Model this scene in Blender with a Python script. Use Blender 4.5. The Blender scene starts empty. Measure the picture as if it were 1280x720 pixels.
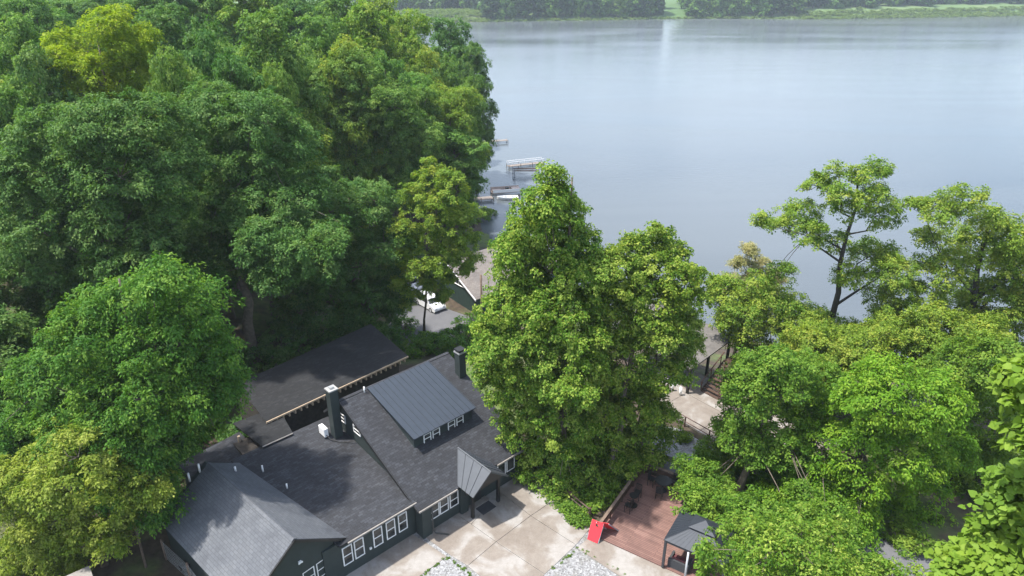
import bpy, math, random
import numpy as np
R = math.radians
SC = bpy.context.scene
COL = SC.collection
CAM_Z, PITCH, FOC = 37.0, R(25), 853.33

# ---------------------------------------------------------------- survey helpers
def ray(u, v):
    x = (u-640)/FOC; y = (360-v)/FOC
    return (x, math.cos(PITCH)+y*math.sin(PITCH), -math.sin(PITCH)+y*math.cos(PITCH))
def at(u, v, z=0.0):
    """where the line of sight of a surveyed photo point meets the level z"""
    d = ray(u, v); t = (z-CAM_Z)/d[2]
    return (t*d[0], t*d[1], z)
def at_y(u, v, y):
    d = ray(u, v); t = y/d[1]
    return (t*d[0], y, CAM_Z+t*d[2])
class Frame:
    """local plan axes of a building: s along the wall, t outwards, z up"""
    def __init__(s, o, ang):
        s.o = o; s.ang = ang; s.a = (math.cos(ang), math.sin(ang)); s.n = (math.sin(ang), -math.cos(ang))
    def __call__(s, S, T, Z=0.0):
        return (s.o[0]+S*s.a[0]+T*s.n[0], s.o[1]+S*s.a[1]+T*s.n[1], Z)

# ---------------------------------------------------------------- mesh builder
class MB:
    def __init__(self): self.v = []; self.f = []; self.uv = []; self.m = []
    def poly(self, pts, uv=None, mi=0):
        b = len(self.v); self.v += [tuple(p) for p in pts]
        self.f.append(list(range(b, b+len(pts))))
        self.uv += (uv if uv else [(p[0], p[1]) for p in pts]); self.m.append(mi); return self
    def faces(self, verts, faces, mi=0):
        b = len(self.v); self.v += [tuple(p) for p in verts]
        for f in faces:
            self.f.append([b+i for i in f]); self.m.append(mi)
            self.uv += [(verts[i][0]+verts[i][1]*.37, verts[i][2]) for i in f]
        return self
    def hexa(self, p, mi=0):   # 4 bottom (ccw), 4 top
        return self.faces(p, [(3,2,1,0),(4,5,6,7),(0,1,5,4),(1,2,6,5),(2,3,7,6),(3,0,4,7)], mi)
    def box(self, x0, x1, y0, y1, z0, z1, fr=None, mi=0):
        c = [(x0,y0),(x1,y0),(x1,y1),(x0,y1)]
        g = fr if fr else (lambda a, b, z: (a, b, z))
        p = [g(a,b,z0) for a,b in c]+[g(a,b,z1) for a,b in c]
        if fr: p = [p[i] for i in (3,2,1,0,7,6,5,4)]
        return self.hexa(p, mi)
    def slab(self, quad, th, uvscale=True, mi=0, uv=None):
        """roof slab: quad of 4 top points (two eave points first, then two ridge points), thickness down"""
        q = [np.array(p, float) for p in quad]
        n = np.cross(q[1]-q[0], q[3]-q[0]); n /= np.linalg.norm(n)
        if n[2] < 0: n = -n
        lo = [p-n*th for p in q]
        e = (q[1]-q[0])/np.linalg.norm(q[1]-q[0]); w = np.cross(n, e)
        uvs = [(float((p-q[0])@e), float((p-q[0])@w)) for p in q]
        b = len(self.v); self.v += [tuple(p) for p in q]+[tuple(p) for p in lo]
        up = np.cross(q[1]-q[0], q[2]-q[0])[2] > 0
        top = [0,1,2,3]; 
        fs = [top, [7,6,5,4], [4,5,1,0],[5,6,2,1],[6,7,3,2],[7,4,0,3]]
        for f in fs:
            if not up: f = f[::-1]
            self.f.append([b+i for i in f]); self.m.append(mi)
            self.uv += [uvs[i % 4] for i in f]
        return self
    def tube(self, pts, rad, k=7, mi=0, cap=True):
        pts = [np.array(p, float) for p in pts]; n = len(pts)
        if not hasattr(rad, '__len__'): rad = [rad]*n
        b = len(self.v); prev = None
        for i, p in enumerate(pts):
            d = pts[min(i+1, n-1)]-pts[max(i-1, 0)]; d = d/(np.linalg.norm(d)+1e-9)
            if prev is None:
                r = np.array([1,0,0.]) if abs(d[2]) > .8 else np.array([0,0,1.])
            else: r = prev
            x = r-d*(r@d); x /= np.linalg.norm(x)+1e-9; y = np.cross(d, x); prev = x
            for j in range(k):
                a = 2*math.pi*j/k
                self.v.append(tuple(p+(x*math.cos(a)+y*math.sin(a))*rad[i]))
        for i in range(n-1):
            for j in range(k):
                f = [b+i*k+j, b+i*k+(j+1) % k, b+(i+1)*k+(j+1) % k, b+(i+1)*k+j]
                self.f.append(f); self.m.append(mi); self.uv += [(j/k, i), ((j+1)/k, i), ((j+1)/k, i+1), (j/k, i+1)]
        if cap:
            self.f.append([b+j for j in range(k)][::-1]); self.m.append(mi); self.uv += [(0,0)]*k
            self.f.append([b+(n-1)*k+j for j in range(k)]); self.m.append(mi); self.uv += [(0,0)]*k
        return self
    def cyl(self, c, r, h, k=16, mi=0, r2=None):
        return self.tube([c, (c[0],c[1],c[2]+h)], [r, r if r2 is None else r2], k, mi)
    def build(self, name, mats, parent=None, origin=None, smooth=False, bevel=0):
        if not isinstance(mats, (list, tuple)): mats = [mats]
        o = (0,0,0)
        if parent is not None:
            r = parent
            while r.parent: r = r.parent
            o = tuple(r.location)
        elif origin is not None: o = origin
        me = bpy.data.meshes.new(name)
        me.from_pydata([(p[0]-o[0], p[1]-o[1], p[2]-o[2]) for p in self.v], [], self.f)
        uvl = me.uv_layers.new(name='UVMap')
        uvl.data.foreach_set('uv', np.array(self.uv, dtype=np.float32).ravel())
        for m in mats: me.materials.append(m)
        if len(mats) > 1: me.polygons.foreach_set('material_index', self.m)
        if smooth: me.polygons.foreach_set('use_smooth', [True]*len(me.polygons))
        me.update()
        ob = bpy.data.objects.new(name, me); COL.objects.link(ob)
        if parent is not None: ob.parent = parent
        else: ob.location = o
        if bevel:
            b = ob.modifiers.new('bevel', 'BEVEL'); b.width = bevel; b.segments = 2; b.limit_method = 'ANGLE'
        return ob

def tag(o, label, cat, group=None):
    o['label'] = label; o['category'] = cat
    if group: o['group'] = group
    return o
def thing(name, loc, label, cat, group=None):
    o = bpy.data.objects.new(name, None); o.empty_display_size = .3; COL.objects.link(o)
    o.location = loc
    return tag(o, label, cat, group)
def structure(o): o['kind'] = 'structure'; return o
def stuff(o): o['kind'] = 'stuff'; return o
def copy_tree(o, parent=None):
    c = o.copy(); COL.objects.link(c)
    if parent is not None: c.parent = parent
    for ch in list(o.children): copy_tree(ch, c)
    return c

# ---------------------------------------------------------------- materials
def newmat(name):
    m = bpy.data.materials.new(name); m.use_nodes = True
    nt = m.node_tree; nt.nodes.clear()
    out = nt.nodes.new('ShaderNodeOutputMaterial')
    p = nt.nodes.new('ShaderNodeBsdfPrincipled')
    nt.links.new(p.outputs[0], out.inputs[0])
    return m, nt, p, out
def N(nt, t, **kw):
    n = nt.nodes.new(t)
    for k, v in kw.items(): setattr(n, k, v)
    return n
def ramp(nt, fac, stops):
    r = N(nt, 'ShaderNodeValToRGB'); e = r.color_ramp.elements
    while len(e) < len(stops): e.new(.5)
    for i, (p, c) in enumerate(stops): e[i].position = p; e[i].color = (*c, 1)
    nt.links.new(fac, r.inputs[0]); return r.outputs[0]
def noise(nt, scale, detail=4, rough=.55, coord='Object', vec=None, dist=0):
    n = N(nt, 'ShaderNodeTexNoise'); n.inputs['Scale'].default_value = scale
    n.inputs['Detail'].default_value = detail; n.inputs['Roughness'].default_value = rough
    n.inputs['Distortion'].default_value = dist
    if vec is None:
        tc = N(nt, 'ShaderNodeTexCoord'); vec = tc.outputs[coord]
    nt.links.new(vec, n.inputs['Vector']); return n.outputs[0]
def mixc(nt, fac, a, b, mode='MIX'):
    m = N(nt, 'ShaderNodeMix', data_type='RGBA', blend_type=mode)
    for s, k in ((fac, 0), (a, 6), (b, 7)):
        if hasattr(s, 'links'): nt.links.new(s, m.inputs[k])
        elif isinstance(s, (int, float)): m.inputs[k].default_value = s
        else: m.inputs[k].default_value = (*s, 1)
    return m.outputs[2]
def bump(nt, p, h, strength=.3, dist=.05):
    b = N(nt, 'ShaderNodeBump'); b.inputs['Strength'].default_value = strength; b.inputs['Distance'].default_value = dist
    nt.links.new(h, b.inputs['Height']); nt.links.new(b.outputs[0], p.inputs['Normal'])
def plain(name, col, rough=.6, var=.25, scale=3, metal=0, bmp=0, spec=None):
    m, nt, p, out = newmat(name)
    n = noise(nt, scale, 5)
    lo = tuple(c*(1-var) for c in col); hi = tuple(min(1, c*(1+var)) for c in col)
    nt.links.new(ramp(nt, n, [(.3, lo), (.7, hi)]), p.inputs['Base Color'])
    p.inputs['Roughness'].default_value = rough; p.inputs['Metallic'].default_value = metal
    if spec is not None: p.inputs['Specular IOR Level'].default_value = spec
    if bmp: bump(nt, p, noise(nt, scale*6, 4), bmp)
    return m
def shingles(name, dark, mid, light, w=.38, h=.19, rough=.9):
    m, nt, p, out = newmat(name)
    tc = N(nt, 'ShaderNodeTexCoord')
    b = N(nt, 'ShaderNodeTexBrick'); nt.links.new(tc.outputs['UV'], b.inputs['Vector'])
    b.inputs['Scale'].default_value = 1; b.inputs['Brick Width'].default_value = w; b.inputs['Row Height'].default_value = h
    b.inputs['Mortar Size'].default_value = .012; b.inputs['Mortar Smooth'].default_value = .3; b.inputs['Bias'].default_value = -.1
    b.inputs['Color1'].default_value = (0,0,0,1); b.inputs['Color2'].default_value = (1,1,1,1); b.inputs['Mortar'].default_value = (0,0,0,1)
    n1 = noise(nt, .45, 5, .6, 'UV'); n2 = noise(nt, 6, 3, .6, 'UV')
    col = ramp(nt, b.outputs['Color'], [(0, dark), (.55, mid), (1, light)])
    col = mixc(nt, .25, col, ramp(nt, n2, [(.3, dark), (.7, light)]))
    wea = ramp(nt, n1, [(.3, (.72,.72,.74)), (.5, (1,1,1)), (.72, (1.25,1.22,1.18))])
    col = mixc(nt, 1.0, col, wea, 'MULTIPLY')
    mort = N(nt, 'ShaderNodeMath', operation='MULTIPLY'); nt.links.new(b.outputs['Fac'], mort.inputs[0]); mort.inputs[1].default_value = .6
    col = mixc(nt, mort.outputs[0], col, tuple(c*.4 for c in dark))
    nt.links.new(col, p.inputs['Base Color'])
    p.inputs['Roughness'].default_value = rough
    inv = N(nt, 'ShaderNodeMath', operation='SUBTRACT'); inv.inputs[0].default_value = 1; nt.links.new(b.outputs['Fac'], inv.inputs[1])
    add = N(nt, 'ShaderNodeMath', operation='ADD'); nt.links.new(inv.outputs[0], add.inputs[0]); nt.links.new(b.outputs['Color'], add.inputs[1])
    bump(nt, p, add.outputs[0], .5, .012)
    return m
def leafmat(name, c0, c1, c2, trans=.32, rough=.55, hue=.013):
    m, nt, p, out = newmat(name)
    a = N(nt, 'ShaderNodeAttribute', attribute_name='tone')
    col = ramp(nt, a.outputs['Fac'], [(.1, c0), (.5, c1), (.9, c2)])
    oi = N(nt, 'ShaderNodeObjectInfo')
    hs = N(nt, 'ShaderNodeHueSaturation')
    mr = N(nt, 'ShaderNodeMapRange'); mr.inputs[3].default_value = .5-hue; mr.inputs[4].default_value = .5+hue*.6
    nt.links.new(oi.outputs['Random'], mr.inputs[0]); nt.links.new(mr.outputs[0], hs.inputs['Hue'])
    dn = noise(nt, .35, 3, .6)
    col = mixc(nt, ramp(nt, dn, [(.35, (0,0,0)), (.7, (1,1,1))]), col, mixc(nt, 1.0, col, (1.14,1.06,.85), 'MULTIPLY'))
    nt.links.new(col, hs.inputs['Color'])
    nt.links.new(hs.outputs[0], p.inputs['Base Color'])
    p.inputs['Roughness'].default_value = rough; p.inputs['Specular IOR Level'].default_value = .12
    t = N(nt, 'ShaderNodeBsdfTranslucent')
    tcol = mixc(nt, 1.0, hs.outputs[0], (1.25,1.3,.6), 'MULTIPLY'); nt.links.new(tcol, t.inputs[0])
    mx = N(nt, 'ShaderNodeMixShader'); mx.inputs[0].default_value = trans
    nt.links.new(p.outputs[0], mx.inputs[1]); nt.links.new(t.outputs[0], mx.inputs[2])
    nt.links.new(mx.outputs[0], out.inputs[0])
    return m
M = {}
M['shingle'] = shingles('charcoal_shingle', (.015,.016,.020), (.025,.0275,.034), (.044,.048,.058))
M['shingle_grey'] = shingles('grey_shingle', (.072,.079,.091), (.083,.091,.105), (.097,.105,.119), .42, .21, .8)
M['shingle_black'] = shingles('black_shingle', (.005,.006,.008), (.009,.010,.012), (.022,.023,.026))
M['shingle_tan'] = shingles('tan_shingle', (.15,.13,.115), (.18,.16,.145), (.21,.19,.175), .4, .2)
M['metal_roof'] = plain('blue_grey_metal_roof', (.030,.039,.053), .42, .07, 2, .25)
M['porch_metal'] = plain('porch_metal_roof', (.058,.066,.078), .42, .07, 2, .25)
M['gaz_metal'] = plain('gazebo_metal_roof', (.024,.030,.041), .6, .08, 2, .3)
M['wall'] = plain('dark_green_siding', (.022,.032,.032), .7, .15, 2)
M['black'] = plain('black_paint', (.012,.012,.013), .45, .2, 4)
M['white'] = plain('white_paint', (.72,.72,.72), .5, .06, 5)
M['offwhite'] = plain('off_white_metal', (.28,.28,.275), .5, .1, 8)
M['gutter'] = plain('bronze_gutter', (.05,.048,.045), .4, .2, 5)
M['fascia'] = plain('pale_fascia', (.2,.185,.17), .6, .15, 5)
M['pine'] = plain('raw_pine', (.42,.32,.22), .7, .2, 4)
M['brownwood'] = plain('brown_stained_wood', (.06,.035,.024), .65, .3, 5)
M['fencewood'] = plain('weathered_fence_wood', (.14,.10,.075), .8, .3, 5)
M['red'] = plain('red_paint', (.62,.02,.03), .45, .08, 3)
M['grey'] = plain('grey_paint', (.22,.23,.25), .5, .1, 4)
M['dkgrey'] = plain('dark_grey_fabric', (.035,.037,.042), .85, .2, 10)
M['cushion'] = plain('maroon_cushion', (.10,.03,.035), .9, .2, 8)
M['rust'] = plain('brown_metal_rail', (.075,.035,.025), .55, .2, 6)
M['silver'] = plain('galvanised_metal', (.45,.46,.47), .4, .1, 6, .6)
M['alum'] = plain('aluminium', (.55,.57,.6), .4, .08, 6, .4)
M['rubber'] = plain('rubber', (.02,.02,.021), .8, .2, 8)
M['carwhite'] = plain('white_car_paint', (.7,.71,.73), .25, .03, 3)
M['dockwood'] = plain('grey_dock_wood', (.2,.17,.15), .85, .25, 3)
M['boatcover'] = plain('tan_boat_deck', (.42,.33,.29), .8, .15, 3)
M['tan'] = plain('tan_shed_wood', (.2,.145,.10), .8, .2, 4)
M['yellow'] = plain('yellow_panel', (.5,.38,.06), .6, .1, 4)
M['bark'] = plain('grey_brown_bark', (.11,.09,.07), .9, .35, 3, 0, .6)
M['barkdark'] = plain('dark_bark', (.035,.03,.026), .9, .35, 3, 0, .6)
def glassmat():
    m, nt, p, out = newmat('window_glass')
    p.inputs['Base Color'].default_value = (.03,.035,.04,1); p.inputs['Roughness'].default_value = .06
    nt.links.new(ramp(nt, noise(nt, 1.3, 2), [(.35, (.015,.018,.02)), (.65, (.07,.072,.07))]), p.inputs['Base Color'])
    return m
M['glass'] = glassmat()
def concrete():
    m, nt, p, out = newmat('stained_concrete')
    n1 = noise(nt, .42, 4, .55, dist=.6); n2 = noise(nt, 2.2, 6, .65); n3 = noise(nt, 14, 4)
    big = ramp(nt, n1, [(.40, (.27,.257,.243)), (.50, (.185,.158,.132)), (.60, (.15,.122,.098))])
    md = ramp(nt, n2, [(.3, (.82,.8,.78)), (.6, (1.05,1.05,1.05))])
    c = mixc(nt, 1, big, md, 'MULTIPLY')
    c = mixc(nt, .25, c, ramp(nt, n3, [(.3, (.15,.142,.132)), (.7, (.27,.258,.246))]))
    nt.links.new(c, p.inputs['Base Color']); p.inputs['Roughness'].default_value = .75
    bump(nt, p, n3, .15, .01)
    return m
M['concrete'] = concrete()
def gravel():
    m, nt, p, out = newmat('white_gravel')
    v = N(nt, 'ShaderNodeTexVoronoi'); v.inputs['Scale'].default_value = 9
    tc = N(nt, 'ShaderNodeTexCoord'); nt.links.new(tc.outputs['Object'], v.inputs['Vector'])
    n = noise(nt, 1.1, 5, .6)
    c = ramp(nt, v.outputs['Color'], [(.1, (.11,.11,.113)), (.5, (.2,.203,.21)), (.9, (.30,.305,.313))])
    c = mixc(nt, ramp(nt, n, [(.5, (0,0,0)), (.68, (.6,.6,.6))]), c, (.12,.115,.09))
    nt.links.new(c, p.inputs['Base Color']); p.inputs['Roughness'].default_value = .9
    bump(nt, p, v.outputs['Distance'], .8, .05)
    return m
M['gravel'] = gravel()
def asphalt():
    m, nt, p, out = newmat('asphalt')
    n1 = noise(nt, .5, 4); n2 = noise(nt, 18, 3)
    c = mixc(nt, .4, ramp(nt, n1, [(.3, (.075,.077,.085)), (.7, (.12,.122,.13))]), ramp(nt, n2, [(.3, (.05,.05,.055)), (.7, (.15,.15,.16))]))
    nt.links.new(c, p.inputs['Base Color']); p.inputs['Roughness'].default_value = .8
    return m
M['asphalt'] = asphalt()
def deckmat():
    m, nt, p, out = newmat('red_brown_deck_boards')
    tc = N(nt, 'ShaderNodeTexCoord')
    b = N(nt, 'ShaderNodeTexBrick'); nt.links.new(tc.outputs['UV'], b.inputs['Vector'])
    b.inputs['Scale'].default_value = 1; b.inputs['Brick Width'].default_value = 4.2; b.inputs['Row Height'].default_value = .15
    b.inputs['Mortar Size'].default_value = .011; b.inputs['Mortar Smooth'].default_value = .1
    b.inputs['Color1'].default_value = (.135,.072,.060,1); b.inputs['Color2'].default_value = (.19,.108,.09,1); b.inputs['Mortar'].default_value = (.03,.015,.013,1)
    n = noise(nt, .8, 5, .6, 'UV')
    c = mixc(nt, 1, b.outputs['Color'], ramp(nt, n, [(.3, (.75,.75,.75)), (.7, (1.25,1.25,1.25))]), 'MULTIPLY')
    nt.links.new(c, p.inputs['Base Color']); p.inputs['Roughness'].default_value = .7
    return m
M['deck'] = deckmat()
def groundmat():
    m, nt, p, out = newmat('ground_soil_and_grass')
    n1 = noise(nt, .12, 6, .6); n2 = noise(nt, 1.6, 6, .65); n3 = noise(nt, .01, 3)
    soil = ramp(nt, n2, [(.3, (.03,.022,.015)), (.7, (.075,.055,.037))])
    grass = ramp(nt, n2, [(.3, (.04,.075,.015)), (.7, (.10,.13,.035))])
    near = mixc(nt, ramp(nt, n1, [(.45, (0,0,0)), (.58, (1,1,1))]), soil, grass)
    far = ramp(nt, n3, [(.35, (.055,.11,.03)), (.6, (.085,.14,.045)), (.85, (.2,.19,.09))])
    tc = N(nt, 'ShaderNodeTexCoord'); sp = N(nt, 'ShaderNodeSeparateXYZ'); nt.links.new(tc.outputs['Object'], sp.inputs[0])
    mr = N(nt, 'ShaderNodeMapRange'); mr.inputs[1].default_value = 260; mr.inputs[2].default_value = 400; nt.links.new(sp.outputs['Y'], mr.inputs[0])
    nt.links.new(mixc(nt, mr.outputs[0], near, far), p.inputs['Base Color']); p.inputs['Roughness'].default_value = .95
    bump(nt, p, n2, .5, .1)
    return m
M['ground'] = groundmat()
def watermat():
    m, nt, p, out = newmat('lake_water')
    tc = N(nt, 'ShaderNodeTexCoord')
    mp = N(nt, 'ShaderNodeMapping'); mp.inputs['Scale'].default_value = (.6, 1.6, 1); nt.links.new(tc.outputs['Object'], mp.inputs['Vector'])
    n1 = noise(nt, .9, 6, .65, vec=mp.outputs[0])
    mp2 = N(nt, 'ShaderNodeMapping'); mp2.inputs['Scale'].default_value = (.006, .022, 1); nt.links.new(tc.outputs['Object'], mp2.inputs['Vector'])
    n2 = noise(nt, 1.0, 4, .5, vec=mp2.outputs[0], dist=.8)
    nt.links.new(ramp(nt, n2, [(.35, (.070,.083,.093)), (.65, (.088,.102,.112))]), p.inputs['Base Color'])
    r = N(nt, 'ShaderNodeMapRange'); r.inputs[1].default_value = .3; r.inputs[2].default_value = .7; r.inputs[3].default_value = .12; r.inputs[4].default_value = .24
    nt.links.new(n2, r.inputs[0]); nt.links.new(r.outputs[0], p.inputs['Roughness'])
    p.inputs['IOR'].default_value = 1.333
    bump(nt, p, n1, .17, .22)
    return m
M['water'] = watermat()

# leaf kinds (dark, main, bright)
LM = {
 'linden': leafmat('linden_leaves', (0.045,0.118,0.013), (0.110,0.214,0.024), (0.257,0.338,0.066), .36, hue=.008),
 'maple':  leafmat('maple_leaves', (0.044,0.113,0.013), (0.104,0.200,0.024), (0.190,0.286,0.046), .36, hue=.01),
 'boxelder': leafmat('box_elder_leaves', (0.059,0.149,0.013), (0.124,0.259,0.021), (0.205,0.320,0.037), .38, hue=.01),
 'oaklight': leafmat('light_oak_leaves', (0.063,0.140,0.019), (0.139,0.250,0.034), (0.262,0.326,0.059), .36, hue=.015),
 'dark': leafmat('dark_oak_leaves', (.040,.110,.026), (.074,.172,.042), (.145,.235,.075), .36),
 'mid':    leafmat('mid_green_leaves', (0.045,0.123,0.025), (0.096,0.213,0.043), (0.192,0.309,0.079), .36),
 'lime': leafmat('yellow_lime_leaves', (.12,.20,.010), (.20,.30,.016), (.31,.37,.035), .40, hue=.004),
 'yellowgreen': leafmat('yellow_green_leaves', (.085,.15,.018), (.18,.25,.034), (.30,.35,.08), .38, hue=.004),
 'locust': leafmat('bright_locust_leaves', (0.032,0.100,0.015), (0.070,0.174,0.026), (0.153,0.264,0.040), .36, hue=.006),
 'catalpa': leafmat('catalpa_leaves', (0.085,0.170,0.020), (0.125,0.225,0.028), (0.170,0.270,0.040), .36, hue=.003),
 'pinepale': leafmat('pale_pine_needles', (0.168,0.192,0.072), (0.240,0.252,0.108), (0.324,0.300,0.144), .25),
 'far':    leafmat('far_shore_leaves', (0.016,0.050,0.018), (0.030,0.085,0.028), (0.070,0.140,0.040), .28),
 'ivy':    leafmat('ivy_leaves', (0.036,0.096,0.012), (0.072,0.156,0.019), (0.132,0.228,0.030), .28),
 'reed': leafmat('marsh_reeds', (.07,.14,.03), (.10,.18,.045), (.15,.22,.065), .3),
}

# ---------------------------------------------------------------- foliage
def unit(a): return a/(np.linalg.norm(a, axis=-1, keepdims=True)+1e-9)
def leaf_mesh(name, c, n, d, l, w, tone, fold=.18, mat=None, heart=False):
    n = unit(n); d = unit(d-n*(d*n).sum(1, keepdims=True)); s = np.cross(n, d)
    l = l[:, None]; w = w[:, None]
    if heart:
        P = [c-d*l*.38, c-d*l*.5+s*w*.25+n*l*.04, c-d*l*.2+s*w*.52-n*l*.02, c+d*l*.15+s*w*.36-n*l*.04, c+d*l*.55-n*l*.14,
             c+d*l*.15-s*w*.36-n*l*.04, c-d*l*.2-s*w*.52-n*l*.02, c-d*l*.5-s*w*.25+n*l*.04]
    else:
        P = [c-d*l*.5, c+s*w*.5+n*w*fold+d*l*.05, c+d*l*.5-n*l*.12, c-s*w*.5+n*w*fold+d*l*.05]
    k = len(P); V = np.stack(P, 1).reshape(-1, 3).astype(np.float32); m = len(c)
    me = bpy.data.meshes.new(name)
    me.vertices.add(m*k); me.vertices.foreach_set('co', V.ravel())
    me.loops.add(m*k); me.loops.foreach_set('vertex_index', np.arange(m*k, dtype=np.int32))
    me.polygons.add(m); me.polygons.foreach_set('loop_start', np.arange(0, m*k, k, dtype=np.int32))
    me.polygons.foreach_set('loop_total', np.full(m, k, dtype=np.int32))
    at_ = me.attributes.new('tone', 'FLOAT', 'FACE'); at_.data.foreach_set('value', tone.astype(np.float32))
    if mat: me.materials.append(mat)
    me.update(calc_edges=True)
    return me
def sph(rng, n):
    return unit(rng.normal(size=(n, 3)))
def crown(name, rng, lobes, mat, bough_r=.95, dens=.62, sprays=13, leaves=10, leaf=.22, wid=.6, droop=.25, spray_r=.3, flat=.65,
          fill=.72, heart=False, updir=.55, tips=0.0, ragged=.22):
    L = np.array(lobes, float); C = L[:, :3]; RR = L[:, 3:6]
    bp, bo = [], []
    for i in range(len(L)):
        r = RR[i]; area = 4*math.pi*((r[0]*r[1])**1.6/3+(r[0]*r[2])**1.6/3+(r[1]*r[2])**1.6/3)**(1/1.6)
        nb = max(5, int(dens*area)); d = sph(rng, nb)
        d = d[(d[:, 2] > -.45) | (rng.random(nb) < .35)]; nb = len(d)
        k = .86+rng.normal(size=(nb, 1))*ragged*.6
        k = np.clip(k, .35, 1.25)
        p = C[i]+d*r*k
        q = np.linalg.norm((p[:, None]-C[None])/RR[None], axis=2); q[:, i] = 9
        ok = q.min(1) > fill
        bp.append(p[ok]); bo.append(unit(d/r)[ok])
    bp = np.concatenate(bp); bo = np.concatenate(bo); nb = len(bp)
    br = bough_r*(.55+.8*rng.random(nb)); bt = rng.normal(size=nb)*.13
    o = unit(bo*.7+np.array([0,0,updir])+rng.normal(size=(nb,3))*.25)
    # sprays
    ib = np.repeat(np.arange(nb), sprays); ns = len(ib)
    d = sph(rng, ns); dd = (d*o[ib]).sum(1)
    keep = (dd > -.25) | (rng.random(ns) < .3); ib = ib[keep]; d = d[keep]; ns = len(ib)
    rad = rng.random((ns, 1))**.4
    sp = bp[ib]+d*np.array([1,1,flat])*br[ib][:, None]*rad
    sn = unit(d*.45+o[ib]*.55+np.array([0,0,updir])+rng.normal(size=(ns,3))*.22)
    sd = unit(d+bo[ib]*.6+rng.normal(size=(ns,3))*.3)
    st = bt[ib]+rng.normal(size=ns)*.10+.12*(rad[:, 0]-.6)
    il = np.repeat(np.arange(ns), leaves); nl = len(il)
    n = sn[il]; t1 = unit(np.cross(n, rng.normal(size=(nl, 3))))
    rr = np.sqrt(rng.random((nl, 1)))*spray_r
    c = sp[il]+t1*rr+n*rng.normal(size=(nl,1))*spray_r*.22
    c[:, 2] -= droop*spray_r*(rr[:, 0]/spray_r)**2
    ld = unit(t1*.7+sd[il]*.6-np.array([0,0,droop])+rng.normal(size=(nl,3))*.3)
    ln = unit(n+rng.normal(size=(nl,3))*.42)
    sz = leaf*(.65+.7*rng.random(nl))
    tone = np.clip(.5+st[il]+rng.normal(size=nl)*.13, 0, 1)
    if tips > 0:   # pale flowering bracts hanging among the leaves
        b = rng.random(nl) < tips; tone[b] = np.clip(.85+.1*rng.normal(size=b.sum()), 0, 1)
    return leaf_mesh(name, c, ln, ld, sz, sz*wid, tone, .18, mat, heart), bp

def limbs(mb, rng, base, top, r0, lobes, bps, nbough=40, lean=None, forks=None):
    """tapered trunk from base to top with limbs to lobes and twigs to boughs"""
    base = np.array(base, float); top = np.array(top, float)
    n = 9; pts = []
    w = rng.normal(size=(n, 2))*.12*r0*3
    for i in range(n):
        f = i/(n-1); p = base*(1-f)+top*f; 
        if 0 < i < n-1: p[:2] += w[i]
        pts.append(p)
    pts[0] = base-np.array([0,0,.4])
    rad = [r0*(1.35 if i == 0 else 1)*(1-.82*i/(n-1)) for i in range(n)]
    mb.tube(pts, rad, 9)
    P = np.array(pts); ends = []
    for L in lobes:
        c = np.array(L[:3]); 
        h = max(base[2]+.25*(top[2]-base[2]), c[2]-.55*np.linalg.norm(c[:2]-top[:2])-.8)
        f = min(.97, max(.2, (h-base[2])/(top[2]-base[2]+1e-6))); x = f*(n-1); i = int(x); s0 = P[i]*(1-(x-i))+P[min(i+1, n-1)]*(x-i)
        if c[2] < s0[2]-.6 and len(ends) > 2: continue
        rr = max(.05, r0*(1-.82*f)*.55)
        m1 = s0*.55+c*.45+np.array([0,0,-.2])+rng.normal(size=3)*.25
        m2 = s0*.2+c*.8+rng.normal(size=3)*.25
        mb.tube([s0, m1, m2, c], [rr, rr*.75, rr*.5, rr*.3], 6, cap=False); ends.append((c, rr*.35))
    if len(bps) and nbough:
        for b in bps[rng.choice(len(bps), min(nbough, len(bps)), replace=False)]:
            c, r = min(ends, key=lambda e: np.linalg.norm(e[0]-b))
            mid = (c+b)/2+rng.normal(size=3)*.2
            mb.tube([c, mid, b+(b-c)*.08], [max(.03, r), max(.025, r*.7), .012], 5, cap=False)

def auto_lobes(rng, h, Rx, base=.3, n=16, shape='round', size=.36):
    out = []
    for i in range(n):
        f = base+(1-base)*((i+.5)/n); zf = (f-base)/(1-base)
        if shape == 'round': pr = math.sqrt(max(0.05, 1-((zf-.42)/.64)**2))
        elif shape == 'cone': pr = min(1, .35+zf*2.2)*(1-zf)**.75*1.18
        else: pr = math.sqrt(max(.05, 1-((zf-.62)/.66)**2))*(.55+.45*zf)
        a = i*2.39996+rng.random()*.8; rl = Rx*size*(.75+.5*rng.random())*(.55+.45*pr)
        rr = max(0, Rx*pr-rl*.8)*(.75+.25*rng.random())
        out.append((rr*math.cos(a), rr*math.sin(a), f*h-rl*.45, rl, rl, rl*.78))
    out.append((0, 0, h-Rx*size*.75, Rx*size*.8, Rx*size*.8, Rx*size*.75))
    for k in range(3):   # heart of the crown
        f = base+(1-base)*(.25+.22*k); out.append((0, 0, f*h, Rx*.45, Rx*.45, (1-base)*h*.17))
    return out

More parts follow.
